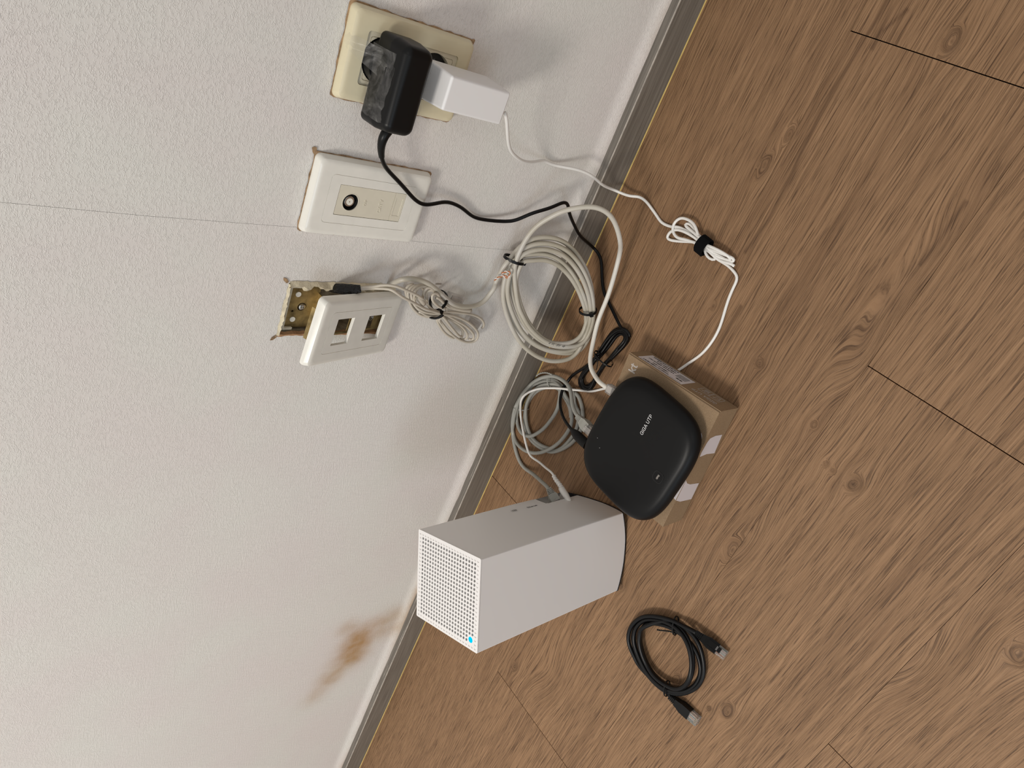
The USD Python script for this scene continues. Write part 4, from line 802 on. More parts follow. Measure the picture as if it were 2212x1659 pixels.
# ------------------------------------------------------------------ coils drawn between an inner and an outer line
def coil_path(outer, inner, turns, seed, f0=0.0, f1=1.0, start=0.0, lift=0.004, pinch=(), res=26, layer=0.0026, wob=0.2):
    """outer, inner: closed rings of n matching points (3-D); winds from f0 to f1 between them."""
    rg = np.random.RandomState(seed)
    O, I = np.array(outer), np.array(inner); n = len(O)
    per = lambda A, s: CubicSpline(np.arange(n + 1), np.vstack([A, A[:1]]), bc_type='periodic')(s % n)
    K = int(turns * res); P = []
    keyw = rg.rand(int(turns * 3) + 4); keyh = rg.rand(int(turns * 3) + 4)
    order = rg.permutation(int(math.ceil(turns)) + 1)
    for k in range(K + 1):
        ph = k / res; s = (start + ph) * n
        ph_ = min(ph, turns - 1e-6); i0 = int(ph_); fr = ph_ - i0; fr = np.clip((fr - 0.36) / 0.28, 0, 1); fr = fr * fr * (3 - 2 * fr)
        i1 = min(i0 + 1, len(order) - 1)
        base = f0 + (f1 - f0) * (order[i0] * (1 - fr) + order[i1] * fr) / max(1, len(order) - 1)
        w = np.interp(ph * 3, np.arange(len(keyw)), keyw) - 0.5
        f = np.clip(base + w * 2 * wob, -0.02, 1.02)
        h = np.interp(ph * 3, np.arange(len(keyh)), keyh)
        P.append(per(I, s) * (1 - f) + per(O, s) * f + np.array(lift) * (h * 2.2 + 0.25 * ph))
    return np.array(P)

# ------------------------------------------------------------------ thick beige cable: wall box -> hank -> big coil -> modem
bei = thing('network_cable', 'thick beige network cable coiled against the skirting and looping to the modem', 'cable', (0.0, -0.05, 0.02))
lead = np.array([[-0.0067,0.0040,0.2923],[0.0001,-0.0040,0.2942],[0.0076,-0.0120,0.2943],[0.0137,-0.0180,0.2915],[0.0168,-0.0220,0.2850],[0.0166,-0.0240,0.2746],[0.0144,-0.0260,0.2647],[0.0091,-0.0270,0.2536],[0.0030,-0.0270,0.2436],[-0.0038,-0.0260,0.2324],[-0.0113,-0.0240,0.2192],[-0.0162,-0.0220,0.2034],[-0.0179,-0.0200,0.1885],[-0.0167,-0.0180,0.1745],[-0.0111,-0.0170,0.1647],[-0.0018,-0.0170,0.1600],[0.0079,-0.0180,0.1581]])
lead = np.vstack([lead, np.array([[0.0114,-0.0158,0.1567],[0.0223,-0.0167,0.1571],[0.0350,-0.0181,0.1562],[0.0445,-0.0191,0.1535]])])
outer = np.array([[0.0800,-0.0231,0.1139],[0.0794,-0.0319,0.0903],[0.0647,-0.0420,0.0628],[0.0383,-0.0516,0.0368],[0.0068,-0.0588,0.0176],[-0.0247,-0.0634,0.0051],[-0.0532,-0.0646,0.0019],[-0.0717,-0.0620,0.0089],[-0.0788,-0.0545,0.0292],[-0.0791,-0.0449,0.0552],[-0.0690,-0.0340,0.0845],[-0.0505,-0.0252,0.1084],[-0.0248,-0.0171,0.1300],[-0.0023,-0.0126,0.1423],[0.0210,-0.0108,0.1472],[0.0407,-0.0112,0.1461],[0.0579,-0.0128,0.1418],[0.0727,-0.0168,0.1309]])
inner = np.array([[0.0545,-0.0248,0.1092],[0.0530,-0.0316,0.0910],[0.0429,-0.0393,0.0700],[0.0259,-0.0473,0.0486],[0.0040,-0.0543,0.0297],[-0.0098,-0.0564,0.0239],[-0.0281,-0.0573,0.0215],[-0.0425,-0.0548,0.0283],[-0.0491,-0.0492,0.0434],[-0.0478,-0.0422,0.0623],[-0.0389,-0.0354,0.0808],[-0.0259,-0.0290,0.0981],[-0.0084,-0.0231,0.1139],[0.0092,-0.0186,0.1261],[0.0244,-0.0159,0.1333],[0.0390,-0.0153,0.1349],[0.0471,-0.0163,0.1323],[0.0511,-0.0200,0.1224]])
NQ = np.array([-0.0, -0.9377, 0.3473])
cp = coil_path(outer, inner, 5.86, 5, start=15 / 18, lift=NQ * 0.0040, wob=0.16)
tailb = np.array([[0.0237,-0.0259,0.1379],[0.0348,-0.0248,0.1439],[0.0463,-0.0247,0.1471],[0.0597,-0.0254,0.1481],[0.0797,-0.0285,0.1482],[0.0986,-0.0356,0.1463],[0.1125,-0.0439,0.1413],[0.1239,-0.0524,0.1355],[0.1344,-0.0631,0.1241],[0.1400,-0.0719,0.1117],[0.1381,-0.0801,0.0955],[0.1260,-0.0847,0.0772],[0.1093,-0.0850,0.0591],[0.0854,-0.0753,0.0340],[0.0540,-0.0795,0.0300],[0.0265,-0.0813,0.0270],[-0.0028,-0.0818,0.0240],[-0.0294,-0.0904,0.0260],[-0.0447,-0.1007,0.0320],[-0.0530,-0.1134,0.0380],[-0.0551,-0.1250,0.0420]])
tailb = np.vstack([tailb, np.array([[-0.0541,-0.1399,0.0490],[-0.0527,-0.1513,0.0510],[-0.0508,-0.1592,0.0520]])])
link = np.vstack([cp[-3:], tailb])
first = np.vstack([lead, cp[1:4]])
def aged(parts, ages):
    t = trimesh.util.concatenate(parts); A = np.concatenate([np.interp(np.linspace(0, 1, len(p.vertices)), (0, 0.35, 0.75, 1), g) for p, g in zip(parts, ages)])
    path = numbered(bei + '/sheath'); t.vertices = t.vertices - LOC[bei]
    g = usdkit.mesh(stage, path, t, M['aged_sheath'], smooth=True); float_primvar(g, 'age', A)
    settag(g.GetPrim(), label='beige outer sheath, whiter towards the modem')
aged([tube(np.vstack([lead, cp[1:], tailb[1:6]]), 0.00285, 12), tube(tailb, 0.00288, 12)], [(1, 1, 1, 1), (1, 0.85, 0.1, 0)])
pe = np.array([[-0.0509,-0.1572,0.0520],[-0.0490,-0.1685,0.0535]])
pdir = (pe[1] - pe[0]) / np.linalg.norm(pe[1] - pe[0])
Tp = frame(pe[0], pdir, np.cross([0, 0, 1], pdir))
obj('clear_plug', put(Manifold.batch_hull([bx(0.0006, 0.0110, 0.0078, (0.0002, 0, 0)), bx(0.0006, 0.0117, 0.0082, (0.020, 0, 0))]), Tp), 'clear_plastic', bei, smooth=False)
obj('crimp', put(bx(0.008, 0.0080, 0.0062, (0.0050, 0, 0)), Tp), 'white_wire', bei, smooth=False)
# cable print
def strip_text(s, P, h):
    """letters laid along a path of points on the cable's visible side"""
    Q = smoothpath(P, 0.0008); d = np.r_[0, np.cumsum(np.linalg.norm(np.diff(Q, axis=0), axis=1))]; out = []
    per = h * 0.92
    for i, ch in enumerate(s):
        if ch == ' ': continue
        at = i * per + per / 2
        if at > d[-1]: break
        o = np.array([np.interp(at, d, Q[:, k]) for k in range(3)]); e = np.array([np.interp(min(at + 0.0008, d[-1]), d, Q[:, k]) for k in range(3)]); x = e - o
        nrm = np.array(EYE) - o; nrm /= np.linalg.norm(nrm); x -= nrm * x.dot(nrm)
        y = np.cross(nrm, x); out.append(text(ch, h, frame(o + nrm * 0.0036, x, y), 0.0001))
    return trimesh.util.concatenate(out)
near = np.array([[-0.0479,-0.0470,0.0609]])[0]
dense = smoothpath(cp, 0.001); dd = np.linalg.norm(dense - near, axis=1)
loc_ = [i for i in range(60, len(dense) - 60) if dd[i] == dd[max(0, i-40):i+41].min() and dd[i] < 0.025]
best = min(loc_, key=lambda i: np.linalg.norm(dense[i] - np.array(EYE)) + 0.5 * dd[i])
obj('lettering', strip_text('M KT UTP 4P', dense[best-36:best+1][::-4], 0.0026), 'ink_black', bei, smooth=False, label='black printed letters along the sheath')
orr = thing('twisted_wire', 'orange and white twisted wire knotted round the beige cable coil', 'wire', np.array([[0.0246,-0.0193,0.1502]])[0])
def helix(P, r, turns, ph):
    Q = smoothpath(P, 0.0012); t = np.gradient(Q, axis=0); t /= np.linalg.norm(t, axis=1, keepdims=True)
    n = np.cross(t, [0.2, 0.9, 0.3]); n /= np.linalg.norm(n, axis=1, keepdims=True); b = np.cross(t, n); a_ = np.linspace(0, 2 * np.pi * turns, len(Q)) + ph
    return Q + r * (np.cos(a_)[:, None] * n + np.sin(a_)[:, None] * b)
ow = np.array([[0.0197,-0.0232,0.1682],[0.0225,-0.0239,0.1664],[0.0256,-0.0252,0.1630],[0.0277,-0.0267,0.1588],[0.0281,-0.0284,0.1544],[0.0302,-0.0289,0.1531],[0.0327,-0.0287,0.1536],[0.0335,-0.0270,0.1553],[0.0322,-0.0248,0.1583],[0.0290,-0.0232,0.1598],[0.0265,-0.0217,0.1579],[0.0253,-0.0249,0.1551],[0.0264,-0.0276,0.1535],[0.0301,-0.0295,0.1541]])
obj('orange_strand', tube(helix(ow, 0.0007, 7, 0), 0.00062, 7, smooth=False), 'orange_wire', orr)
obj('white_strand', tube(helix(ow, 0.0007, 7, math.pi), 0.00062, 7, smooth=False), 'white_wire', orr)
# zip ties on the coil
def ziptie(label, c, axis, ref, ra, rb, w, head_dir, tail_pts=None, group=None):
    z = thing('zip_tie', label, 'cable tie', c, group)
    obj('band', ringband(c, axis, ref, ra, rb, w, 0.0012, 40), 'black_tie', z, smooth=40)
    h = np.array(c) + np.array(head_dir)
    T = frame(h, axis, np.cross(ref, axis))
    obj('head', put(bx(w * 1.5, 0.0050, 0.0045), T), 'black_tie', z, smooth=False)
    if tail_pts is not None: obj('tail', tube(tail_pts, 0.0010, 6, flat=2.0), 'black_tie', z)
za = np.array([[0.0453,-0.0175,0.1435],[0.0442,-0.0143,0.1521],[0.0454,-0.0214,0.1329],[0.0352,-0.0173,0.1439],[0.0553,-0.0176,0.1430]])
ziptie('black zip tie at the upper left of the beige cable coil', za[0], za[4] - za[3], za[2] - za[1], np.linalg.norm(za[2] - za[1]) / 2 + 0.003, 0.0105, 0.0032, (za[2] - za[0]) * 1.0 + NQ * 0.004)
zb = np.array([[0.0014,-0.0611,0.0256],[-0.0018,-0.0586,0.0326],[0.0031,-0.0640,0.0179],[0.0134,-0.0590,0.0314],[-0.0111,-0.0628,0.0212]])
ziptie('black zip tie on the floor side of the beige cable coil', zb[0], zb[4] - zb[3], zb[2] - zb[1], np.linalg.norm(zb[2] - zb[1]) / 2 + 0.003, 0.0110, 0.0030, NQ * 0.0112)

# ------------------------------------------------------------------ thin beige phone leads: hank hanging from the wall box
thin = thing('phone_lead', 'thin beige phone leads bunched in a hank below the hanging wall plate', 'cable', np.array([[-0.0307,-0.0150,0.2175]])[0])
strands = [np.array(q) for q in (
    [[0.0001,-0.0150,0.3425],[0.0026,-0.0180,0.3370],[0.0038,-0.0190,0.3333],[0.0059,-0.0210,0.3264],[0.0087,-0.0240,0.3223],[0.0116,-0.0280,0.3168],[0.0125,-0.0320,0.3079],[0.0102,-0.0340,0.2979],[0.0062,-0.0340,0.2859],[0.0004,-0.0330,0.2730],[-0.0081,-0.0300,0.2605],[-0.0169,-0.0270,0.2484],[-0.0214,-0.0250,0.2352],[-0.0258,-0.0220,0.2218],[-0.0300,-0.0200,0.2089]],
    [[-0.0016,-0.0150,0.3420],[0.0009,-0.0180,0.3365],[0.0019,-0.0190,0.3327],[0.0037,-0.0210,0.3258],[0.0059,-0.0250,0.3220],[0.0082,-0.0300,0.3155],[0.0083,-0.0340,0.3111],[0.0030,-0.0360,0.3002],[-0.0022,-0.0360,0.2878],[-0.0087,-0.0340,0.2733],[-0.0153,-0.0310,0.2578],[-0.0203,-0.0280,0.2423],[-0.0251,-0.0250,0.2266],[-0.0288,-0.0220,0.2108],[-0.0345,-0.0190,0.1937],[-0.0422,-0.0170,0.1760],[-0.0525,-0.0150,0.1593],[-0.0630,-0.0130,0.1491],[-0.0722,-0.0110,0.1478],[-0.0753,-0.0100,0.1549],[-0.0734,-0.0100,0.1666],[-0.0674,-0.0110,0.1805],[-0.0561,-0.0130,0.1986],[-0.0444,-0.0150,0.2138],[-0.0355,-0.0170,0.2252]],
    [[-0.0238,-0.0240,0.2304],[-0.0239,-0.0220,0.2168],[-0.0259,-0.0200,0.2022],[-0.0297,-0.0170,0.1813],[-0.0345,-0.0150,0.1645],[-0.0422,-0.0130,0.1505],[-0.0496,-0.0110,0.1440],[-0.0553,-0.0090,0.1430]],
    [[-0.0269,-0.0220,0.2279],[-0.0309,-0.0210,0.2134],[-0.0384,-0.0190,0.1963],[-0.0453,-0.0170,0.1817],[-0.0535,-0.0150,0.1679],[-0.0636,-0.0130,0.1558],[-0.0710,-0.0100,0.1526],[-0.0713,-0.0080,0.1570]],
    [[-0.0292,-0.0200,0.2256],[-0.0344,-0.0190,0.2131],[-0.0407,-0.0170,0.1974],[-0.0492,-0.0150,0.1821],[-0.0592,-0.0130,0.1694],[-0.0667,-0.0110,0.1641],[-0.0708,-0.0090,0.1643],[-0.0688,-0.0080,0.1716]],
    [[-0.0260,-0.0240,0.2303],[-0.0334,-0.0230,0.2195],[-0.0434,-0.0200,0.2068],[-0.0541,-0.0170,0.1928],[-0.0621,-0.0140,0.1813],[-0.0645,-0.0120,0.1738],[-0.0599,-0.0110,0.1739],[-0.0519,-0.0120,0.1823],[-0.0446,-0.0140,0.1937],[-0.0341,-0.0170,0.2135]],
    [[-0.0274,-0.0180,0.2249],[-0.0360,-0.0150,0.2245],[-0.0425,-0.0130,0.2206],[-0.0500,-0.0110,0.2131],[-0.0584,-0.0090,0.2034],[-0.0657,-0.0080,0.1922],[-0.0696,-0.0080,0.1819]],
    [[-0.0292,-0.0200,0.2215],[-0.0364,-0.0180,0.2239],[-0.0444,-0.0150,0.2155],[-0.0550,-0.0120,0.2017],[-0.0646,-0.0100,0.1862],[-0.0713,-0.0090,0.1731]],
    [[-0.0249,-0.0240,0.2259],[-0.0243,-0.0250,0.2388],[-0.0232,-0.0250,0.2502],[-0.0205,-0.0240,0.2597],[-0.0161,-0.0220,0.2676],[-0.0099,-0.0200,0.2722],[-0.0035,-0.0180,0.2747],[0.0010,-0.0160,0.2728],[0.0046,-0.0150,0.2690],[0.0060,-0.0140,0.2629],[0.0048,-0.0140,0.2541],[0.0011,-0.0150,0.2449],[-0.0040,-0.0170,0.2365],[-0.0107,-0.0190,0.2281],[-0.0181,-0.0200,0.2219]],
    [[-0.0292,-0.0200,0.2215],[-0.0326,-0.0180,0.2310],[-0.0331,-0.0170,0.2413],[-0.0321,-0.0150,0.2505],[-0.0274,-0.0130,0.2586],[-0.0209,-0.0120,0.2656],[-0.0130,-0.0110,0.2707],[-0.0066,-0.0100,0.2731],[-0.0010,-0.0100,0.2724],[0.0026,-0.0100,0.2681],[0.0019,-0.0110,0.2610],[-0.0022,-0.0120,0.2541]],
    [[-0.0318,-0.0170,0.2193],[-0.0358,-0.0140,0.2287],[-0.0354,-0.0120,0.2403],[-0.0322,-0.0100,0.2496],[-0.0269,-0.0090,0.2578],[-0.0203,-0.0080,0.2644],[-0.0105,-0.0080,0.2727],[-0.0036,-0.0080,0.2758],[0.0013,-0.0080,0.2738],[0.0028,-0.0080,0.2684]],
    [[-0.0106,-0.0260,0.2720],[-0.0025,-0.0270,0.2770],[0.0051,-0.0270,0.2775],[0.0090,-0.0260,0.2731],[0.0102,-0.0260,0.2655],[0.0067,-0.0260,0.2551],[0.0013,-0.0260,0.2454],[-0.0058,-0.0250,0.2349],[-0.0143,-0.0240,0.2269],[-0.0243,-0.0220,0.2208]],
    [[-0.0096,-0.0240,0.2622],[0.0005,-0.0270,0.2662],[0.0086,-0.0280,0.2662],[0.0101,-0.0280,0.2615],[0.0063,-0.0270,0.2548],[-0.0009,-0.0240,0.2471]],
    [[-0.0106,-0.0220,0.2536],[-0.0019,-0.0250,0.2596],[0.0054,-0.0270,0.2613],[0.0071,-0.0280,0.2566],[0.0036,-0.0270,0.2500],[-0.0037,-0.0250,0.2404],[-0.0127,-0.0230,0.2293]],
    [[-0.0168,-0.0260,0.2281],[-0.0136,-0.0290,0.2393],[-0.0082,-0.0310,0.2490],[-0.0020,-0.0320,0.2562],[0.0035,-0.0320,0.2579],[0.0048,-0.0310,0.2531],[0.0006,-0.0290,0.2463],[-0.0054,-0.0270,0.2396]],
    [[-0.0271,-0.0160,0.2553],[-0.0274,-0.0180,0.2518],[-0.0303,-0.0180,0.2453],[-0.0318,-0.0180,0.2361],[-0.0305,-0.0190,0.2260],[-0.0285,-0.0200,0.2177]],
    [[-0.0010,-0.0300,0.2503],[-0.0030,-0.0300,0.2441],[-0.0091,-0.0280,0.2349],[-0.0151,-0.0250,0.2248],[-0.0198,-0.0220,0.2119],[-0.0232,-0.0200,0.1965]],
    [[-0.0178,-0.0100,0.2654],[-0.0243,-0.0110,0.2607],[-0.0302,-0.0120,0.2531],[-0.0326,-0.0130,0.2452],[-0.0321,-0.0150,0.2372]])]
obj('leads', trimesh.util.concatenate([tube(s, 0.00155, 8) for s in strands]), 'thin_beige_cable', thin, smooth=True, label='looped thin beige leads')
obj('cut_end', tube(np.array([[-0.0128,-0.0240,0.2283],[-0.0176,-0.0220,0.2153],[-0.0217,-0.0200,0.1997],[-0.0243,-0.0180,0.1817]]), 0.0026, 12), 'thin_beige_cable', thin, smooth=True, label='thicker cut cable end')
obj('wire', tube(np.array([[-0.0007,-0.0300,0.2766],[-0.0028,-0.0310,0.2721],[-0.0089,-0.0300,0.2648]]), [0.003, 0.0036, 0.0034], 12), 'thin_beige_cable', thin, smooth=True)
def clear_rj(p0, p1, up):
    P0, P1_ = np.array(p0), np.array(p1); d = P1_ - P0; L = np.linalg.norm(d); T = frame(P0, d, np.cross(up, d))
    obj('clear_plug', put(Manifold.batch_hull([bx(0.0006, 0.0090, 0.0062, (0.0003, 0, 0)), bx(0.0006, 0.0100, 0.0066, (L, 0, 0))]) + bx(L * 0.8, 0.005, 0.001, (L * 0.45, 0, 0.0045)), T), 'clear_plastic', thin, smooth=False, label='loose clear modular plug')
q = np.array([[-0.0069,-0.0140,0.2197],[-0.0151,-0.0100,0.1936]]); clear_rj(q[0], q[1], [0.2, -1, 0.2])
q = np.array([[-0.0428,-0.0070,0.1720],[-0.0526,-0.0060,0.1489]]); clear_rj(q[0], q[1], [0.2, -1, 0.2])
zc = np.array([[-0.0181,-0.0200,0.2247],[0.0003,-0.0220,0.2368],[-0.0220,-0.0300,0.2328],[-0.0138,-0.0200,0.2332],[-0.0218,-0.0200,0.2138]])
ziptie('black zip tie round the thin beige hank', (zc[1] + zc[2]) / 2 + [0, 0.008, 0], zc[4] - zc[3], zc[2] - zc[1], np.linalg.norm(zc[2] - zc[1]) / 2 * 0.96, 0.0120, 0.0032, (zc[2] - zc[1]) / 2 + [0, -0.003, 0], np.array([[-0.0231,-0.0300,0.2323],[-0.0279,-0.0270,0.2332],[-0.0324,-0.0220,0.2353],[-0.0333,-0.0180,0.2391]]))
tp = np.array([[-0.0134,0.0060,0.3594],[-0.0070,-0.0030,0.3585],[-0.0039,-0.0100,0.3543],[-0.0014,-0.0150,0.3476],[0.0018,-0.0190,0.3397]])
tape = thing('tape_wrap', 'black electrical tape wrapped round the thin leads at the wall box', 'tape', tp[2])
obj('wrap', tube(tp, [0.0026, 0.0050, 0.0058, 0.0056, 0.0042], 14, flat=0.62, step=0.0015), 'electrical_tape', tape, smooth=50)

# ------------------------------------------------------------------ grey patch cable on the floor
gry = thing('patch_cable', 'grey patch cable coiled on the floor between tower router and modem', 'cable', np.array([[-0.1771,-0.0574,0.0000]])[0])
gs = [np.vstack([np.array([[-0.2360,-0.1413,0.0400],[-0.2379,-0.1320,0.0360],[-0.2456,-0.1171,0.0270],[-0.2554,-0.0966,0.0160],[-0.2638,-0.0780,0.0080],[-0.2694,-0.0619,0.0040]]), np.array([[-0.2678,-0.0475,0.0030],[-0.2592,-0.0331,0.0030],[-0.2498,-0.0225,0.0030],[-0.2384,-0.0141,0.0040],[-0.2231,-0.0131,0.0096],[-0.2059,-0.0134,0.0156],[-0.1917,-0.0138,0.0186],[-0.1786,-0.0145,0.0207],[-0.1653,-0.0149,0.0190],[-0.1542,-0.0124,0.0100],[-0.1383,-0.0206,0.0110],[-0.1256,-0.0310,0.0120],[-0.1143,-0.0446,0.0130],[-0.1080,-0.0591,0.0150],[-0.1050,-0.0737,0.0180],[-0.1045,-0.0861,0.0230],[-0.1076,-0.0967,0.0280],[-0.1120,-0.1077,0.0340],[-0.1146,-0.1196,0.0400],[-0.1140,-0.1334,0.0460]])]),
      np.array([[-0.1922,-0.0128,0.0206],[-0.2090,-0.0124,0.0158],[-0.2260,-0.0124,0.0093],[-0.2407,-0.0159,0.0030],[-0.2471,-0.0286,0.0040],[-0.2460,-0.0457,0.0060],[-0.2386,-0.0630,0.0080],[-0.2271,-0.0776,0.0090],[-0.2127,-0.0889,0.0090],[-0.1938,-0.0986,0.0080],[-0.1761,-0.1030,0.0070],[-0.1616,-0.1037,0.0060],[-0.1489,-0.1006,0.0060],[-0.1384,-0.0932,0.0070],[-0.1303,-0.0840,0.0080],[-0.1255,-0.0718,0.0080],[-0.1227,-0.0596,0.0070],[-0.1235,-0.0481,0.0060],[-0.1304,-0.0346,0.0050],[-0.1403,-0.0236,0.0050],[-0.1560,-0.0128,0.0050],[-0.1693,-0.0131,0.0136],[-0.1847,-0.0131,0.0159],[-0.2009,-0.0131,0.0121],[-0.2167,-0.0132,0.0050],[-0.2239,-0.0233,0.0060],[-0.2247,-0.0368,0.0080],[-0.2188,-0.0493,0.0090],[-0.2086,-0.0578,0.0090],[-0.1903,-0.0668,0.0090],[-0.1705,-0.0717,0.0090],[-0.1529,-0.0734,0.0090],[-0.1391,-0.0704,0.0090],[-0.1277,-0.0643,0.0080],[-0.1232,-0.0561,0.0060],[-0.1226,-0.0465,0.0050],[-0.1280,-0.0320,0.0040],[-0.1389,-0.0187,0.0040],[-0.1520,-0.0128,0.0083],[-0.1638,-0.0128,0.0161],[-0.1800,-0.0128,0.0198],[-0.1917,-0.0128,0.0206]]),
      np.array([[-0.1712,-0.0124,0.0107],[-0.1542,-0.0124,0.0043],[-0.1375,-0.0225,0.0030],[-0.1257,-0.0362,0.0040],[-0.1212,-0.0487,0.0040],[-0.1217,-0.0615,0.0030],[-0.1169,-0.0785,0.0030],[-0.1161,-0.0898,0.0030],[-0.1212,-0.1000,0.0030],[-0.1314,-0.1102,0.0030],[-0.1426,-0.1164,0.0030],[-0.1543,-0.1191,0.0030],[-0.1675,-0.1188,0.0030],[-0.1849,-0.1135,0.0030],[-0.2019,-0.1036,0.0030],[-0.2147,-0.0920,0.0030],[-0.2213,-0.0789,0.0030],[-0.2249,-0.0638,0.0030],[-0.2251,-0.0491,0.0030],[-0.2188,-0.0349,0.0030],[-0.2070,-0.0248,0.0030],[-0.1944,-0.0187,0.0030],[-0.1808,-0.0173,0.0030],[-0.1663,-0.0196,0.0030],[-0.1525,-0.0258,0.0030],[-0.1409,-0.0359,0.0030],[-0.1322,-0.0474,0.0030],[-0.1288,-0.0590,0.0030],[-0.1314,-0.0687,0.0030],[-0.1354,-0.0806,0.0030],[-0.1415,-0.0896,0.0030],[-0.1496,-0.0959,0.0030]]),
      np.array([[-0.2109,-0.0896,0.0030],[-0.2175,-0.0766,0.0030],[-0.2207,-0.0594,0.0040],[-0.2173,-0.0453,0.0050],[-0.2100,-0.0353,0.0060],[-0.1991,-0.0270,0.0070],[-0.1855,-0.0208,0.0080],[-0.1709,-0.0194,0.0080],[-0.1566,-0.0224,0.0080],[-0.1455,-0.0273,0.0080],[-0.1359,-0.0356,0.0080],[-0.1282,-0.0449,0.0080],[-0.1235,-0.0533,0.0070],[-0.1234,-0.0617,0.0060],[-0.1267,-0.0704,0.0060],[-0.1300,-0.0788,0.0070]]),
      np.array([[-0.1121,-0.0715,0.0080],[-0.1138,-0.0795,0.0070],[-0.1192,-0.0853,0.0050],[-0.1256,-0.0895,0.0040],[-0.1319,-0.0969,0.0030],[-0.1354,-0.1049,0.0030],[-0.1458,-0.1094,0.0030],[-0.1584,-0.1125,0.0030],[-0.1749,-0.1110,0.0026],[-0.1932,-0.1061,0.0026],[-0.2051,-0.0996,0.0026],[-0.2158,-0.0894,0.0026]])]
obj('sheath', trimesh.util.concatenate([tube(g, 0.0027, 12) for g in gs]), 'grey_cable', gry, smooth=True)
q0, q1 = np.array([[-0.1143,-0.1323,0.0460],[-0.1136,-0.1583,0.0510]]); rj45(gry, q0, q1, [0.15, -0.25, 1], 'grey_boot', 0.0027, 0.010, hood=0)
q0, q1 = np.array([[-0.2350,-0.1387,0.0400],[-0.2417,-0.1580,0.0400]]); rj45(gry, q0, q1, [0.9, -0.5, 0.6], 'grey_boot', 0.0027, 0.008, hood=0)
for lab, pts, tl in (
    ('grey wire tie at the wall side of the grey patch cable', np.array([[-0.1933,-0.0136,0.0060],[-0.1877,-0.0134,0.0209],[-0.1888,-0.0251,0.0060],[-0.1805,-0.0134,0.0107],[-0.2033,-0.0186,0.0060]]), None),
    ('grey wire tie with loose ends at the top of the grey patch cable', np.array([[-0.1247,-0.0414,0.0070],[-0.1183,-0.0350,0.0070],[-0.1308,-0.0474,0.0070],[-0.1334,-0.0301,0.0070],[-0.1182,-0.0541,0.0070]]), np.array([[-0.1114,-0.0455,0.0160],[-0.1120,-0.0415,0.0170],[-0.1135,-0.0373,0.0180],[-0.1204,-0.0278,0.0170],[-0.1312,-0.0201,0.0150]]))):
    c_ = pts[0]; z = thing('wire_tie', lab, 'cable tie', (c_[0], c_[1], 0))
    obj('loop', ringband(c_, pts[4] - pts[3], pts[2] - pts[1], np.linalg.norm(pts[2] - pts[1]) / 2 + 0.0008, 0.0078, 0.0016, 0.0009, 36), 'grey_boot', z, smooth=40)
    if tl is not None: obj('twisted_end', trimesh.util.concatenate([tube(helix(tl, 0.0005, 4, p_), 0.0007, 7, smooth=False) for p_ in (0, math.pi)]), 'grey_boot', z)

# ------------------------------------------------------------------ spare black patch cable
blk = thing('patch_cable', 'loose black patch cable coiled alone on the planks with two clear plugs', 'cable', np.array([[-0.3091,-0.3838,0.0000]])[0])
outer = np.array([[-0.2780,-0.3428,0.0030],[-0.2641,-0.3590,0.0030],[-0.2547,-0.3773,0.0030],[-0.2533,-0.3943,0.0030],[-0.2582,-0.4094,0.0030],[-0.2690,-0.4223,0.0030],[-0.2822,-0.4307,0.0030],[-0.2970,-0.4343,0.0030],[-0.3116,-0.4330,0.0030],[-0.3282,-0.4269,0.0030],[-0.3415,-0.4183,0.0030],[-0.3514,-0.4071,0.0030],[-0.3559,-0.3923,0.0030],[-0.3565,-0.3760,0.0030],[-0.3520,-0.3591,0.0030],[-0.3453,-0.3439,0.0030],[-0.3339,-0.3321,0.0030],[-0.3159,-0.3275,0.0030],[-0.2950,-0.3315,0.0030]])
inner = np.array([[-0.2903,-0.3476,0.0030],[-0.2784,-0.3608,0.0030],[-0.2731,-0.3748,0.0030],[-0.2716,-0.3880,0.0030],[-0.2747,-0.4011,0.0030],[-0.2820,-0.4120,0.0030],[-0.2913,-0.4187,0.0030],[-0.3032,-0.4221,0.0030],[-0.3155,-0.4216,0.0030],[-0.3263,-0.4172,0.0030],[-0.3337,-0.4091,0.0030],[-0.3391,-0.3979,0.0030],[-0.3418,-0.3847,0.0030],[-0.3394,-0.3718,0.0030],[-0.3325,-0.3597,0.0030],[-0.3228,-0.3498,0.0030],[-0.3127,-0.3442,0.0030],[-0.3035,-0.3422,0.0030],[-0.2961,-0.3437,0.0030]])
bp = coil_path(outer, inner, 4.30, 8, start=13 / 19, lift=np.array([0, 0, 0.0038]), wob=0.14)
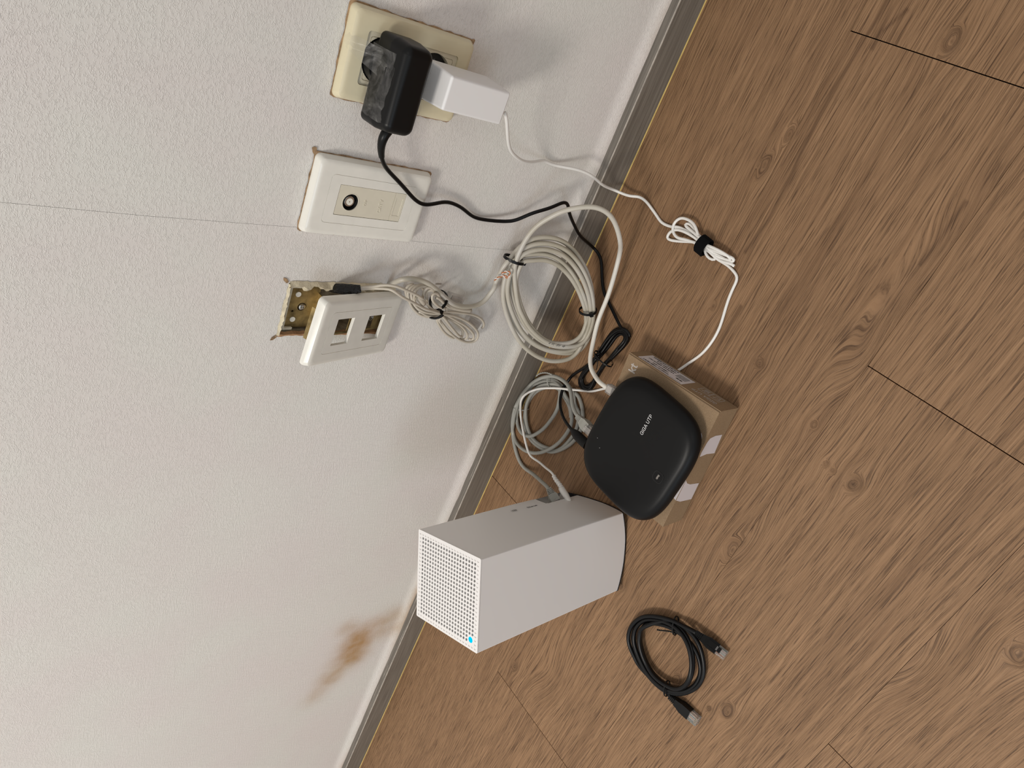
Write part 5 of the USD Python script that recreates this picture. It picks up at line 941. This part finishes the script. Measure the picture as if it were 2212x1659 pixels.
t1 = np.array([[-0.2786,-0.3457,0.0060],[-0.2642,-0.3624,0.0090],[-0.2538,-0.3772,0.0110],[-0.2482,-0.3881,0.0120],[-0.2457,-0.3974,0.0110]])
t2 = np.array([[-0.3507,-0.3897,0.0060],[-0.3511,-0.3996,0.0050],[-0.3498,-0.4077,0.0050],[-0.3481,-0.4155,0.0060]])
obj('sheath', trimesh.util.concatenate([tube(np.vstack([t2[::-1][:3], bp[1:-1], t1[1:]]), 0.0027, 12, step=0.003)]), 'black_cord', blk, smooth=True)
q0, q1 = np.array([[-0.2460,-0.3962,0.0110],[-0.2430,-0.4258,0.0070]]); rj45(blk, q0, q1, [0.55, 0.5, 0.75], 'black_plastic', 0.0027, 0.0115, wires=True)
q0, q1 = np.array([[-0.3487,-0.4144,0.0060],[-0.3432,-0.4458,0.0060]]); rj45(blk, q0, q1, [-0.1, 0.25, -1.0], 'black_plastic', 0.0027, 0.0120, wires=True, hood=0)
for lab, pts, tl in (
    ('black wire tie with loose ends at the plug side of the spare black coil', np.array([[-0.2648,-0.3712,0.0060],[-0.2539,-0.3671,0.0060],[-0.2758,-0.3753,0.0060],[-0.2707,-0.3599,0.0080],[-0.2577,-0.3843,0.0080]]), np.array([[-0.2710,-0.3781,0.0090],[-0.2750,-0.3707,0.0090],[-0.2810,-0.3643,0.0090],[-0.2892,-0.3562,0.0080]])),
    ('black wire tie at the lower side of the spare black coil', np.array([[-0.3439,-0.4065,0.0060],[-0.3346,-0.4032,0.0060],[-0.3526,-0.4103,0.0060],[-0.3463,-0.3960,0.0080],[-0.3345,-0.4177,0.0080]]), None)):
    c_ = pts[0]; z = thing('wire_tie', lab, 'cable tie', (c_[0], c_[1], 0))
    obj('loop', ringband(c_, pts[4] - pts[3], pts[2] - pts[1], np.linalg.norm(pts[2] - pts[1]) / 2 + 0.0006, 0.0066, 0.0016, 0.0009, 36), 'black_tie', z, smooth=40)
    if tl is not None: obj('twisted_end', trimesh.util.concatenate([tube(helix(tl, 0.0005, 5, p_), 0.0006, 7, smooth=False) for p_ in (0, math.pi)]), 'black_tie', z)
